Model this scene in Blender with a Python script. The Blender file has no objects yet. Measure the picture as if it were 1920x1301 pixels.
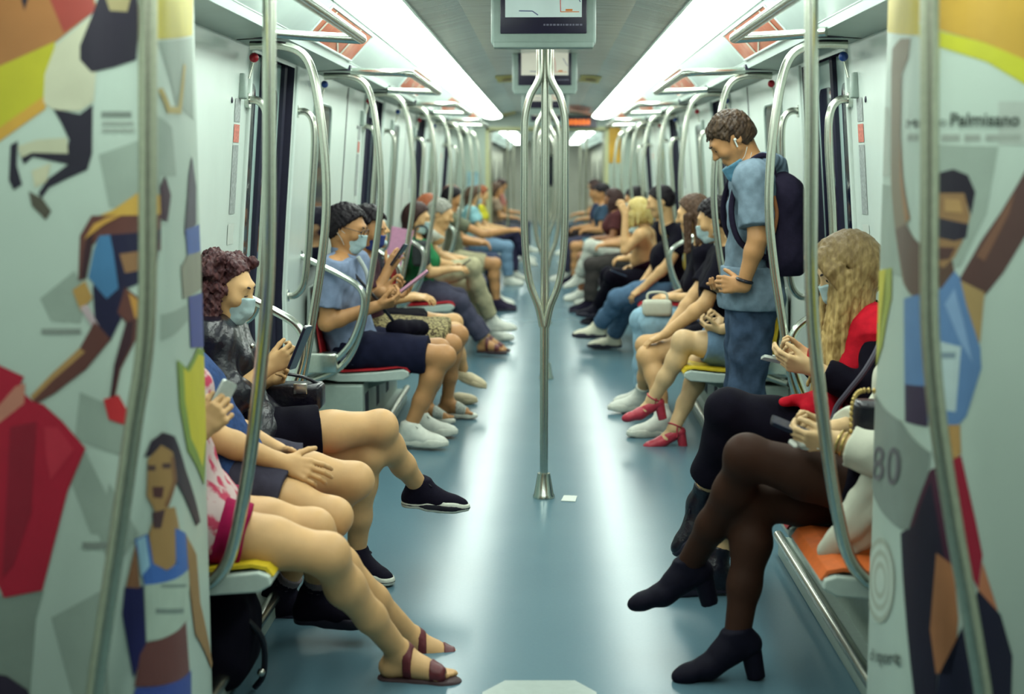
import bpy, bmesh, math, random
import numpy as np
from mathutils import Vector, Matrix

random.seed(7)
SC = bpy.context.scene
COL = SC.collection

# ------------------------------------------------------------------ camera
FPX = 2700.0                       # focal length in pixels of the 1920 wide frame
W_, H_ = 1920.0, 1301.0
CAM = np.array([0.0, 0.0, 1.5])
PITCH = math.atan(335.5 / FPX)
YAW = math.atan(65.0 / FPX)        # camera turned a little to the left
_f = np.array([-math.sin(YAW) * math.cos(PITCH), math.cos(YAW) * math.cos(PITCH), -math.sin(PITCH)])
_r = np.cross(_f, [0, 0, 1.0]); _r /= np.linalg.norm(_r)
_u = np.cross(_r, _f)

def ray(px, py):
    d = _f * FPX + _r * (px - W_ / 2) - _u * (py - H_ / 2)
    return d / d[1]

def at(px, py, Y):
    """world point seen at pixel (px,py) at distance Y down the carriage"""
    return CAM + ray(px, py) * Y

def onz(px, py, z):
    d = ray(px, py)
    return CAM + d * ((z - CAM[2]) / d[2])

def onx(px, py, X):
    d = ray(px, py)
    return CAM + d * (X / d[0])

cam_d = bpy.data.cameras.new('camera')
cam = bpy.data.objects.new('camera', cam_d); COL.objects.link(cam)
M = Matrix(((_r[0], _u[0], -_f[0]), (_r[1], _u[1], -_f[1]), (_r[2], _u[2], -_f[2])))
cam.matrix_world = Matrix.Translation(Vector(CAM)) @ M.to_4x4()
cam_d.sensor_width = 36.0
cam_d.sensor_fit = 'HORIZONTAL'
cam_d.lens = 36.0 * FPX / 1920.0
cam_d.clip_start = 0.05
cam_d.clip_end = 200
cam_d.dof.use_dof = True
cam_d.dof.focus_distance = 5.5
cam_d.dof.aperture_fstop = 2.3
SC.camera = cam

# ------------------------------------------------------------------ materials
_mats = {}
def mat(name, col, rough=0.5, metal=0.0, var=0.06, scale=40.0, bump=0.0, bscale=200.0, emit=0.0, stretch=None,
        spec=0.5, coat=0.0, col2=None, lo=0.35, hi=0.65, sheen=0.0, alpha=1.0):
    if name in _mats: return _mats[name]
    m = bpy.data.materials.new(name); m.use_nodes = True
    nt = m.node_tree; N = nt.nodes; L = nt.links
    b = N['Principled BSDF']
    b.inputs['Roughness'].default_value = rough
    b.inputs['Metallic'].default_value = metal
    b.inputs['Specular IOR Level'].default_value = spec
    if coat: b.inputs['Coat Weight'].default_value = coat; b.inputs['Coat Roughness'].default_value = 0.15
    if sheen: b.inputs['Sheen Weight'].default_value = sheen
    tc = N.new('ShaderNodeTexCoord')
    mp = N.new('ShaderNodeMapping')
    if stretch: mp.inputs['Scale'].default_value = stretch
    L.new(tc.outputs['Object'], mp.inputs['Vector'])
    ns = N.new('ShaderNodeTexNoise'); ns.inputs['Scale'].default_value = scale; ns.inputs['Detail'].default_value = 3
    L.new(mp.outputs['Vector'], ns.inputs['Vector'])
    cr = N.new('ShaderNodeValToRGB')
    c = np.array(col[:3], float)
    if col2 is None:
        a_, b_ = c * (1 - var), np.minimum(c * (1 + var), 1.0)
    else:
        a_, b_ = c, np.array(col2[:3], float)
    cr.color_ramp.elements[0].position = lo; cr.color_ramp.elements[1].position = hi
    cr.color_ramp.elements[0].color = (*a_, 1); cr.color_ramp.elements[1].color = (*b_, 1)
    L.new(ns.outputs['Fac'], cr.inputs['Fac'])
    L.new(cr.outputs['Color'], b.inputs['Base Color'])
    if bump:
        n2 = N.new('ShaderNodeTexNoise'); n2.inputs['Scale'].default_value = bscale; n2.inputs['Detail'].default_value = 2
        L.new(mp.outputs['Vector'], n2.inputs['Vector'])
        bp = N.new('ShaderNodeBump'); bp.inputs['Strength'].default_value = bump; bp.inputs['Distance'].default_value = 0.01
        L.new(n2.outputs['Fac'], bp.inputs['Height']); L.new(bp.outputs['Normal'], b.inputs['Normal'])
    if emit:
        b.inputs['Emission Strength'].default_value = emit
        L.new(cr.outputs['Color'], b.inputs['Emission Color'])
    _mats[name] = m
    return m

def srgb(r, g, b):
    f = lambda v: (v / 255.0 / 12.92) if v / 255.0 <= 0.04045 else ((v / 255.0 + 0.055) / 1.055) ** 2.4
    return (f(r), f(g), f(b))

# ------------------------------------------------------------------ mesh helpers
class MB:
    """collects quads and triangles with a material index; built into ONE mesh"""
    def __init__(s): s.v = []; s.f = []; s.mi = []
    def add(s, vs, fs, mi=0):
        o = len(s.v); s.v += [tuple(map(float, p)) for p in vs]
        for f in fs: s.f.append([i + o for i in f]); s.mi.append(mi)
    def box(s, a, b, mi=0, bev=0.0):
        x0, y0, z0 = [min(p, q) for p, q in zip(a, b)]; x1, y1, z1 = [max(p, q) for p, q in zip(a, b)]
        if bev <= 0:
            s.add([(x0,y0,z0),(x1,y0,z0),(x1,y1,z0),(x0,y1,z0),(x0,y0,z1),(x1,y0,z1),(x1,y1,z1),(x0,y1,z1)],
                  [(0,3,2,1),(4,5,6,7),(0,1,5,4),(1,2,6,5),(2,3,7,6),(3,0,4,7)], mi); return
        bm = bmesh.new(); bmesh.ops.create_cube(bm, size=1.0)
        for v in bm.verts: v.co = Vector(((x0+x1)/2 + v.co.x*(x1-x0), (y0+y1)/2 + v.co.y*(y1-y0), (z0+z1)/2 + v.co.z*(z1-z0)))
        bmesh.ops.bevel(bm, geom=bm.edges[:], offset=min(bev, .45*min(x1-x0, y1-y0, z1-z0)), segments=3, profile=.5, affect='EDGES')
        s.bm(bm, mi)
    def bm(s, bm, mi=0):
        bm.verts.index_update()
        s.add([v.co[:] for v in bm.verts], [[v.index for v in f.verts] for f in bm.faces], mi); bm.free()
    def tube(s, pts, r, seg=14, mi=0, cap=True):
        pts = [np.array(p, float) for p in pts]; n = len(pts)
        rr = r if hasattr(r, '__len__') else [r] * n
        T = []
        for i in range(n):
            t = pts[min(i+1, n-1)] - pts[max(i-1, 0)]; T.append(t / (np.linalg.norm(t) + 1e-12))
        ref = np.array([0, 0, 1.0]) if abs(T[0][2]) < .9 else np.array([0, 1.0, 0])
        nrm = np.cross(T[0], ref); nrm /= np.linalg.norm(nrm)
        vs = []; fs = []
        for i in range(n):
            nrm = nrm - T[i] * np.dot(nrm, T[i]); nrm /= np.linalg.norm(nrm); b = np.cross(T[i], nrm)
            for k in range(seg):
                a = 2 * math.pi * k / seg
                vs.append(pts[i] + rr[i] * (math.cos(a) * nrm + math.sin(a) * b))
        for i in range(n - 1):
            for k in range(seg):
                k2 = (k + 1) % seg
                fs.append((i*seg+k, i*seg+k2, (i+1)*seg+k2, (i+1)*seg+k))
        if cap:
            fs.append(tuple(reversed(range(seg)))); fs.append(tuple((n-1)*seg+k for k in range(seg)))
        s.add(vs, fs, mi)
    def sphere(s, c, r, mi=0, u=16, v=10):
        rx, ry, rz = r if hasattr(r, '__len__') else (r, r, r)
        bm = bmesh.new(); bmesh.ops.create_uvsphere(bm, u_segments=u, v_segments=v, radius=1.0)
        for w in bm.verts: w.co = Vector((c[0] + w.co.x*rx, c[1] + w.co.y*ry, c[2] + w.co.z*rz))
        s.bm(bm, mi)
    def extrude_poly(s, poly, axis, a, b, mi=0):
        """2D polygon extruded along an axis ('x','y','z') from a to b"""
        def P3(p, t):
            return {'x': (t, p[0], p[1]), 'y': (p[0], t, p[1]), 'z': (p[0], p[1], t)}[axis]
        n = len(poly)
        vs = [P3(p, a) for p in poly] + [P3(p, b) for p in poly]
        fs = [tuple(range(n)), tuple(reversed(range(n, 2*n)))] + [(i, i+n, (i+1) % n + n, (i+1) % n) for i in range(n)]
        s.add(vs, fs, mi)
    def build(s, name, mats, parent=None, smooth=False, base=None, fixn=True):
        me = bpy.data.meshes.new(name)
        vs = s.v
        if base is not None:
            vs = [(p[0]-base[0], p[1]-base[1], p[2]-base[2]) for p in vs]
        me.from_pydata(vs, [], s.f)
        for m in (mats if isinstance(mats, (list, tuple)) else [mats]): me.materials.append(m)
        me.polygons.foreach_set('material_index', s.mi)
        if fixn:
            bm = bmesh.new(); bm.from_mesh(me); bmesh.ops.recalc_face_normals(bm, faces=bm.faces[:]); bm.to_mesh(me); bm.free()
        if smooth:
            me.polygons.foreach_set('use_smooth', [True] * len(me.polygons))
            try: me.set_sharp_from_angle(angle=math.radians(40))
            except Exception: pass
        me.update()
        o = bpy.data.objects.new(name, me); COL.objects.link(o)
        if base is not None and parent is None: o.location = base
        if parent is not None: o.parent = parent
        return o

def empty(name, loc, label=None, cat=None, group=None, rz=0.0):
    o = bpy.data.objects.new(name, None); COL.objects.link(o)
    o.location = loc; o.rotation_euler = (0, 0, rz); o.empty_display_size = .05
    tag(o, label, cat, group)
    return o

def tag(o, label=None, cat=None, group=None, kind=None):
    if label: o['label'] = label
    if cat: o['category'] = cat
    if group: o['group'] = group
    if kind: o['kind'] = kind
    return o

def copy_tree(o, parent=None):
    c = o.copy(); COL.objects.link(c)
    if parent is not None: c.parent = parent
    for ch in list(o.children): copy_tree(ch, c)
    return c

def bez(pts, n=10, closed=False):
    """Catmull-Rom through points"""
    P = [np.array(p, float) for p in pts]; out = []
    for i in range(len(P) - 1):
        p0 = P[max(i-1, 0)]; p1 = P[i]; p2 = P[i+1]; p3 = P[min(i+2, len(P)-1)]
        for k in range(n):
            t = k / n
            out.append(.5 * ((2*p1) + (-p0+p2)*t + (2*p0-5*p1+4*p2-p3)*t*t + (-p0+3*p1-3*p2+p3)*t**3))
    out.append(P[-1]); return out

def fillet(pts, r, n=7):
    """polyline with rounded corners"""
    P = [np.array(p, float) for p in pts]; out = [P[0]]
    rr = r if hasattr(r, '__len__') else [r] * len(P)
    for i in range(1, len(P) - 1):
        a = P[i-1] - P[i]; b = P[i+1] - P[i]; la = np.linalg.norm(a); lb = np.linalg.norm(b)
        d = min(rr[i], la * .49, lb * .49)
        p1 = P[i] + a / la * d; p2 = P[i] + b / lb * d
        for k in range(n + 1):
            t = k / n
            out.append((1-t)**2 * p1 + 2*t*(1-t) * P[i] + t*t * p2)
    out.append(P[-1]); return out
# ------------------------------------------------------------------ smooth surfaces
V = lambda *a: np.array(a, float)
def unit(v):
    v = np.asarray(v, float); return v / (np.linalg.norm(v) + 1e-12)

def smin(a, b, k):
    if k <= 0: return np.minimum(a, b)
    h = np.clip(0.5 + 0.5 * (b - a) / k, 0, 1)
    return b + (a - b) * h - k * h * (1 - h)

class Blob:
    """a body grown from tapered limbs and ellipsoids blended into one continuous surface"""
    def __init__(s): s.p = []; s.cuts = []; s.noise = None
    def cone(s, a, b, ra, rb, k=.02, flat=None, cuts=(), sub=False):
        s.p.append(('c', V(*a), V(*b), float(ra), float(rb), k, flat, cuts, sub)); return s
    def ball(s, c, r, k=.02, frame=None, cuts=(), sub=False):
        r = V(*r) if hasattr(r, '__len__') else V(r, r, r)
        s.p.append(('e', V(*c), r, frame, 0, k, None, cuts, sub)); return s
    def cut(s, p, n): s.cuts.append((V(*p), unit(n))); return s
    def chain(s, pts, rs, k=.02, flat=None):
        for i in range(len(pts) - 1): s.cone(pts[i], pts[i+1], rs[i], rs[i+1], k, flat)
        return s
    def bounds(s):
        lo = np.full(3, 1e9); hi = -lo
        for q in s.p:
            if q[8]: continue
            if q[0] == 'c':
                r = max(q[3], q[4])
                if q[6] is not None: r *= max(1, q[6][1])
                lo = np.minimum(lo, np.minimum(q[1], q[2]) - r); hi = np.maximum(hi, np.maximum(q[1], q[2]) + r)
            else:
                r = q[2].max(); lo = np.minimum(lo, q[1] - r); hi = np.maximum(hi, q[1] + r)
        return lo, hi
    def mesh(s, vox):
        lo, hi = s.bounds(); m = 3 * vox + (s.noise[0] if s.noise else 0) + .012
        lo = lo - m; hi = hi + m
        n = np.ceil((hi - lo) / vox).astype(int) + 1
        F = np.full(n, 0.05, np.float32)
        ax = [lo[i] + vox * np.arange(n[i]) for i in range(3)]
        for q in s.p:
            k = q[5]; mg = k + 3 * vox + .02
            if q[0] == 'c':
                r = max(q[3], q[4]) * (max(1, q[6][1]) if q[6] is not None else 1)
                l_, h_ = np.minimum(q[1], q[2]) - r - mg, np.maximum(q[1], q[2]) + r + mg
            else:
                r = q[2].max(); l_, h_ = q[1] - r - mg, q[1] + r + mg
            i0 = np.clip(np.floor((l_ - lo) / vox).astype(int), 0, n); i1 = np.clip(np.ceil((h_ - lo) / vox).astype(int) + 1, 0, n)
            if (i1 <= i0).any(): continue
            X = ax[0][i0[0]:i1[0], None, None]; Y = ax[1][None, i0[1]:i1[1], None]; Z = ax[2][None, None, i0[2]:i1[2]]
            if q[0] == 'c':
                a, b = q[1], q[2]; ab = b - a; L2 = max(float(ab @ ab), 1e-9)
                px, py, pz = X - a[0], Y - a[1], Z - a[2]
                t = np.clip((px*ab[0] + py*ab[1] + pz*ab[2]) / L2, 0, 1)
                dx, dy, dz = px - t*ab[0], py - t*ab[1], pz - t*ab[2]
                if q[6] is not None:
                    nv, sc = q[6]
                    c = (dx*nv[0] + dy*nv[1] + dz*nv[2]) * (1/sc - 1)
                    dx, dy, dz = dx + nv[0]*c, dy + nv[1]*c, dz + nv[2]*c
                d = np.sqrt(dx*dx + dy*dy + dz*dz) - (q[3] + t*(q[4]-q[3]))
                if q[6] is not None: d = d * min(1, q[6][1] * 1.15)
            else:
                c, r, fr = q[1], q[2], q[3]
                px, py, pz = X - c[0], Y - c[1], Z - c[2]
                if fr is not None:
                    px, py, pz = [px*fr[i][0] + py*fr[i][1] + pz*fr[i][2] for i in range(3)]
                k0 = np.sqrt((px/r[0])**2 + (py/r[1])**2 + (pz/r[2])**2)
                k1 = np.sqrt((px/r[0]**2)**2 + (py/r[1]**2)**2 + (pz/r[2]**2)**2) + 1e-9
                d = np.where(k0 < 1e-4, -r.min(), k0 * (k0 - 1) / k1)
            for (cp, cn) in q[7]:
                d = np.maximum(d, (X-cp[0])*cn[0] + (Y-cp[1])*cn[1] + (Z-cp[2])*cn[2])
            sl = (slice(i0[0], i1[0]), slice(i0[1], i1[1]), slice(i0[2], i1[2]))
            d = d.astype(np.float32)
            if q[8]: F[sl] = -smin(-F[sl], d, k)
            else: F[sl] = smin(F[sl], d, k)
        X = ax[0][:, None, None]; Y = ax[1][None, :, None]; Z = ax[2][None, None, :]
        if s.noise:
            amp, fq, sd = s.noise
            F += (amp * (np.sin(X*fq + sd) * np.sin(Y*fq*1.13 + 1.7*sd) * np.sin(Z*fq*.91 + .6*sd)
                  + .5 * np.sin(X*fq*2.3 + Y*fq*.9 + sd) * np.sin(Z*fq*1.9 - Y*fq*1.1))).astype(np.float32)
        for (cp, cn) in s.cuts:
            F = np.maximum(F, ((X-cp[0])*cn[0] + (Y-cp[1])*cn[1] + (Z-cp[2])*cn[2]).astype(np.float32))
        return surface_nets(F, lo, vox)

def surface_nets(F, lo, vox):
    ins = F < 0
    nx, ny, nz = F.shape
    cnt = np.zeros((nx-1, ny-1, nz-1), np.uint8)
    for a in (0, 1):
        for b in (0, 1):
            for c in (0, 1):
                cnt += ins[a:nx-1+a, b:ny-1+b, c:nz-1+c]
    act = (cnt > 0) & (cnt < 8)
    I = np.argwhere(act)
    if len(I) == 0: return np.zeros((0, 3)), np.zeros((0, 4), int)
    idx = np.full(act.shape, -1, np.int32); idx[act] = np.arange(len(I))
    S = np.zeros((len(I), 3)); C = np.zeros(len(I))
    cor = [(a, b, c) for a in (0, 1) for b in (0, 1) for c in (0, 1)]
    val = {c: F[I[:, 0]+c[0], I[:, 1]+c[1], I[:, 2]+c[2]].astype(float) for c in cor}
    for c in cor:
        for axn in range(3):
            if c[axn] == 0:
                c2 = list(c); c2[axn] = 1; c2 = tuple(c2)
                v0, v1 = val[c], val[c2]; x = (v0 < 0) != (v1 < 0)
                t = np.where(x, v0 / np.where(x, v0 - v1, 1), 0)
                for j in range(3):
                    S[:, j] += np.where(x, c[j] + (t if j == axn else 0), 0)
                C += x
    P = lo + vox * (I + S / C[:, None])
    quads = []
    for axn in range(3):
        sl0 = [slice(None)]*3; sl1 = [slice(None)]*3
        sl0[axn] = slice(0, -1); sl1[axn] = slice(1, None)
        a0, a1 = ins[tuple(sl0)], ins[tuple(sl1)]
        E = np.argwhere(a0 != a1)
        o = [i for i in range(3) if i != axn]
        ok = (E[:, o[0]] > 0) & (E[:, o[1]] > 0) & (E[:, o[0]] < F.shape[o[0]]-1) & (E[:, o[1]] < F.shape[o[1]]-1)
        E = E[ok]; fl = a0[E[:, 0], E[:, 1], E[:, 2]]
        def g(d0, d1):
            J = E.copy(); J[:, o[0]] += d0; J[:, o[1]] += d1
            return idx[J[:, 0], J[:, 1], J[:, 2]]
        q = np.stack([g(-1, -1), g(0, -1), g(0, 0), g(-1, 0)], 1)
        flip = fl if axn != 1 else ~fl
        q[~flip] = q[~flip][:, ::-1]
        quads.append(q)
    Q = np.concatenate(quads)
    Q = Q[(Q >= 0).all(1)]
    return P, Q

def mesh_obj(name, parts, m, parent, base):
    """parts: list of (verts, quads); ONE object"""
    vs = []; qs = []; o = 0
    for p, q in parts:
        vs.append(p); qs.append(q + o); o += len(p)
    vs = np.concatenate(vs) - np.asarray(base, float); qs = np.concatenate(qs).astype(np.int32)
    me = bpy.data.meshes.new(name)
    me.vertices.add(len(vs)); me.vertices.foreach_set('co', vs.astype(np.float32).ravel())
    me.loops.add(len(qs) * 4); me.loops.foreach_set('vertex_index', qs.ravel())
    me.polygons.add(len(qs)); me.polygons.foreach_set('loop_start', np.arange(0, len(qs)*4, 4, dtype=np.int32))
    try: me.polygons.foreach_set('loop_total', np.full(len(qs), 4, np.int32))
    except Exception: pass
    me.polygons.foreach_set('use_smooth', np.ones(len(qs), bool))
    me.update(calc_edges=True); me.validate()
    me.materials.append(m)
    ob = bpy.data.objects.new(name, me); COL.objects.link(ob)
    if parent is not None: ob.parent = parent
    else: ob.location = base
    return ob
# ------------------------------------------------------------------ shared materials
WHITE = mat('wall_panel_white', srgb(214, 228, 220), .28, var=.02, scale=6)
SOFFIT = mat('header_panel_grey', srgb(176, 192, 182), .4, var=.03, scale=6)
SLOPE = mat('cove_panel_white', srgb(205, 222, 216), .3, var=.03, scale=5)
DARK = mat('dark_rubber', srgb(26, 24, 48), .5, var=.1)
GLASSD = mat('dark_window_glass', srgb(22, 26, 46), .06, var=.1, spec=.6)
DOORP = mat('door_leaf_paint', srgb(170, 196, 190), .3, var=.03)
STEEL = mat('brushed_steel', srgb(198, 200, 188), .26, metal=1.0, var=.05, scale=120, bump=.02, bscale=400)
STEELW = mat('satin_steel', srgb(208, 214, 205), .22, metal=1.0, var=.05, scale=120)
OLIVE = mat('worn_steel', srgb(176, 178, 158), .33, metal=.9, var=.06, scale=90)
GREYP = mat('grey_plastic', srgb(150, 168, 158), .45, var=.04)
SHELL = mat('seat_shell_grey', srgb(188, 203, 194), .38, var=.03)
SEATRED = mat('seat_pad_red', srgb(186, 30, 40), .45, var=.08)
SEATORA = mat('seat_pad_orange', srgb(224, 112, 52), .45, var=.06)
SEATYEL = mat('seat_pad_yellow', srgb(220, 190, 40), .45, var=.06)
LAMP = mat('lamp_diffuser', (.9, 1.0, .91), .5, var=.005, emit=13)

def floor_mat():
    m = bpy.data.materials.new('floor_linoleum'); m.use_nodes = True
    nt = m.node_tree; N = nt.nodes; L = nt.links; b = N['Principled BSDF']
    tc = N.new('ShaderNodeTexCoord')
    n1 = N.new('ShaderNodeTexNoise'); n1.inputs['Scale'].default_value = 1.6; n1.inputs['Detail'].default_value = 5
    n2 = N.new('ShaderNodeTexNoise'); n2.inputs['Scale'].default_value = 90; n2.inputs['Detail'].default_value = 2
    mx = N.new('ShaderNodeMix'); mx.data_type = 'FLOAT'; mx.inputs['Factor'].default_value = .35
    cr = N.new('ShaderNodeValToRGB')
    cr.color_ramp.elements[0].position = .1; cr.color_ramp.elements[1].position = .9
    cr.color_ramp.elements[0].color = (*srgb(84, 116, 130), 1); cr.color_ramp.elements[1].color = (*srgb(96, 128, 140), 1)
    L.new(tc.outputs['Object'], n1.inputs['Vector']); L.new(tc.outputs['Object'], n2.inputs['Vector'])
    L.new(n1.outputs['Fac'], mx.inputs[2]); L.new(n2.outputs['Fac'], mx.inputs[3])
    L.new(mx.outputs[0], cr.inputs['Fac']); L.new(cr.outputs['Color'], b.inputs['Base Color'])
    rr = N.new('ShaderNodeMapRange'); rr.inputs['To Min'].default_value = .225; rr.inputs['To Max'].default_value = .235
    L.new(n1.outputs['Fac'], rr.inputs['Value']); L.new(rr.outputs['Result'], b.inputs['Roughness'])
    n3 = N.new('ShaderNodeTexNoise'); n3.inputs['Scale'].default_value = 2.2; n3.inputs['Detail'].default_value = 1
    L.new(tc.outputs['Object'], n3.inputs['Vector'])
    bp = N.new('ShaderNodeBump'); bp.inputs['Strength'].default_value = .05; bp.inputs['Distance'].default_value = .02
    L.new(n3.outputs['Fac'], bp.inputs['Height']); L.new(bp.outputs['Normal'], b.inputs['Normal'])
    b.inputs['Specular IOR Level'].default_value = .15
    return m
FLOORM = floor_mat()

def ceil_mat():
    m = bpy.data.materials.new('ceiling_embossed_metal'); m.use_nodes = True
    nt = m.node_tree; N = nt.nodes; L = nt.links; b = N['Principled BSDF']
    tc = N.new('ShaderNodeTexCoord'); mp = N.new('ShaderNodeMapping'); mp.inputs['Scale'].default_value = (1.2, 9, 1)
    L.new(tc.outputs['Object'], mp.inputs['Vector'])
    n1 = N.new('ShaderNodeTexNoise'); n1.inputs['Scale'].default_value = 2.2; n1.inputs['Detail'].default_value = 4
    L.new(mp.outputs['Vector'], n1.inputs['Vector'])
    cr = N.new('ShaderNodeValToRGB')
    cr.color_ramp.elements[0].position = .3; cr.color_ramp.elements[1].position = .72
    cr.color_ramp.elements[0].color = (*srgb(186, 196, 184), 1); cr.color_ramp.elements[1].color = (*srgb(218, 228, 220), 1)
    L.new(n1.outputs['Fac'], cr.inputs['Fac']); L.new(cr.outputs['Color'], b.inputs['Base Color'])
    b.inputs['Roughness'].default_value = .26; b.inputs['Metallic'].default_value = .15
    bp = N.new('ShaderNodeBump'); bp.inputs['Strength'].default_value = .25; bp.inputs['Distance'].default_value = .02
    L.new(n1.outputs['Fac'], bp.inputs['Height']); L.new(bp.outputs['Normal'], b.inputs['Normal'])
    return m
CEILM = ceil_mat()

# ------------------------------------------------------------------ carriage layout (metres)
POLE_Y = [5.6 + 1.85 * i for i in range(8)]            # 5.6 7.45 9.3 11.15 13.0 14.85 16.7 18.55
DOORS = [(5.92 + 3.7 * i, 6.92 + 3.7 * i) for i in range(4)]
DOORS = [(-1.48, -.48)] + DOORS
YB, YE = -2.6, 20.0
def wallx(z): return np.interp(z, [0, .9, 1.25, 2.05], [1.28, 1.28, 1.255, 1.19])
ZS = [0, .9, 1.25, 1.65, 2.06]
SIDES = (('left', -1), ('right', 1))

def struct(o, label=None):
    o['kind'] = 'structure'
    if label: o['label'] = label; o['category'] = 'room'
    return o

fl = MB(); fl.add([(-1.4, YB, 0), (1.4, YB, 0), (1.4, 41, 0), (-1.4, 41, 0)], [(0, 1, 2, 3)])
struct(fl.build('floor', FLOORM))

# ceiling: vaulted middle, slope panels and headers, one profile along the carriage
cm = MB()
prof = [(-.60, 2.2), (-.4, 2.245), (0, 2.26), (.4, 2.245), (.60, 2.2)]
for y0, y1 in ((YB, YE), (21.0, 41.0)):
    vs = [(x, y0, z) for x, z in prof] + [(x, y1, z) for x, z in prof]; n = len(prof)
    cm.add(vs, [(i, i + 1, n + i + 1, n + i) for i in range(n - 1)], 0)
    for s in (-1, 1):
        q = [(s*.87, 2.2), (s*.875, 2.17), (s*1.0, 2.035), (s*1.015, 2.0)]
        vs = [(x, y0, z) for x, z in q] + [(x, y1, z) for x, z in q]
        cm.add(vs, [(i, i + 1, 5 + i, 4 + i) for i in range(3)], 1)
        # backing above the lamps
        cm.add([(s*.60, y0, 2.24), (s*.88, y0, 2.24), (s*.88, y1, 2.24), (s*.60, y1, 2.24)], [(0, 1, 2, 3)], 1)
        cm.add([(s*.60, y0, 2.2), (s*.60, y0, 2.24), (s*.60, y1, 2.24), (s*.60, y1, 2.2)], [(0, 1, 2, 3)], 1)
    # headers with a dark joint at every pole
for s in (-1, 1):
    ys = [YB] + POLE_Y + [YE]
    for a, b in zip(ys[:-1], ys[1:]):
        vs = [(s*1.015, a + .02, 2.0), (s*1.24, a + .02, 1.985), (s*1.24, b - .02, 1.985), (s*1.015, b - .02, 2.0)]
        cm.add(vs, [(0, 1, 2, 3)], 2)
    cm.add([(s*1.0, YB, 2.03), (s*1.3, YB, 2.02), (s*1.3, 41, 2.02), (s*1.0, 41, 2.03)], [(0, 1, 2, 3)], 3)
    for yj in POLE_Y:
        cm.box((s*1.0, yj - .028, 1.993), (s*1.23, yj + .028, 2.02), 3)
struct(cm.build('ceiling', [CEILM, SLOPE, SOFFIT, DARK], fixn=False))

# thin grey edge strips beside the lamps
ti = 1
for nm, s in SIDES:
    b = MB()
    b.box((s*.592, YB, 2.192), (s*.606, YE, 2.2), 0); b.box((s*.862, YB, 2.172), (s*.876, YE, 2.2), 0)
    struct(b.build('trim_%d' % ti, GREYP)); ti += 1

# walls with door openings; the last piece continues into the next carriage
def wall_piece(b, s, y0, y1, mi=0, zs=ZS, off=0.0):
    n = len(zs)
    vs = [(s*(wallx(z) + off), y0, z) for z in zs] + [(s*(wallx(z) + off), y1, z) for z in zs]
    b.add(vs, [(i, i + 1, n + i + 1, n + i) for i in range(n - 1)], mi)
WINS = []
for nm, s in SIDES:
    b = MB(); y = YB
    for d0, d1 in DOORS:
        wall_piece(b, s, y, d0); y = d1
        wall_piece(b, s, d0, d1, 0, [1.97, 2.06])
        for yy in (d0, d1):                                     # jambs
            zs = ZS
            vs = [(s*wallx(z), yy, z) for z in zs] + [(s*(wallx(z) + .07), yy, z) for z in zs]
            b.add(vs, [(i, i + 1, len(zs) + i + 1, len(zs) + i) for i in range(len(zs) - 1)], 1)
        # pillar edge beads and screws
        for yy in (d0 - .035, d1 + .035):
            b.tube([(s*(wallx(z) - .004), yy, z) for z in (.02, .9, 1.25, 1.98)], .012, 6, 0)
        for yy in (d0 - .33, d1 + .12):
            b.sphere((s*(wallx(1.76) - .001), yy, 1.76), (.004, .013, .013), 1, 10, 6)
    wall_piece(b, s, y, YE)
    for yj in POLE_Y[1::2]:                                     # vertical panel joints
        wall_piece(b, s, yj + 1.3, yj + 1.33, 1, [.5, .9, 1.25, 1.98], -.002)
    struct(b.build('wall_' + nm, [WHITE, DARK], fixn=False))
# door leaves
k = 1
for nm, s in SIDES:
    for d0, d1 in DOORS:
        root = struct(empty('door_%d' % k, (s*1.3, (d0 + d1)/2, 0)))
        base = root.location
        zs = [0.01, .9, 1.25, 1.98]
        ym = (d0 + d1)/2
        b = MB()
        for ya, yb in ((d0, ym - .008), (ym + .008, d1)):
            n = 4
            vs = [(s*(wallx(z) + .06), ya, z) for z in zs] + [(s*(wallx(z) + .06), yb, z) for z in zs]
            b.add(vs, [(i, i + 1, n + i + 1, n + i) for i in range(n - 1)], 0)
        b.build('leaf', [DOORP], root, base=base, fixn=False)
        b = MB()
        for ya, yb in ((d0 + .09, ym - .1), (ym + .1, d1 - .09)):
            pts = fillet([(ya, .85), (ya, 1.86), (yb, 1.86), (yb, .85), (ya, .85), (ya, 1.0)], .07, 5)[1:]
            b.add([(s*(wallx(z) + .057), y_, z) for y_, z in pts[:-1]], [tuple(range(len(pts) - 1))], 0)
        b.build('window', [GLASSD], root, base=base, fixn=False)
        b = MB()
        for yy in (d0 + .02, ym, d1 - .02):
            b.tube([(s*(wallx(z) + .05), yy, z) for z in zs], .018, 6)
        b.build('rubber_seal', [DARK], root, base=base)
        k += 1
# windows in the seat bays
k = 1
for nm, s in SIDES:
    for y0 in (7.68, 11.38, 15.08):
        root = struct(empty('window_%d' % k, (s*1.25, y0, 1.2)))
        pts = fillet([(y0, 1.0), (y0, 1.84), (y0 + .42, 1.84), (y0 + .42, .98), (y0, .98), (y0, 1.2)], .08, 5)[1:-1]
        b = MB(); b.add([(s*(wallx(z) - .006), y_, z) for y_, z in pts], [tuple(range(len(pts)))], 0)
        b.build('pane', [GLASSD], root, base=root.location, fixn=False)
        b = MB(); b.tube([(s*(wallx(z) - .005), y_, z) for y_, z in pts + [pts[0]]], .009, 6)
        b.build('frame', [GREYP], root, base=root.location); k += 1

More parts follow.
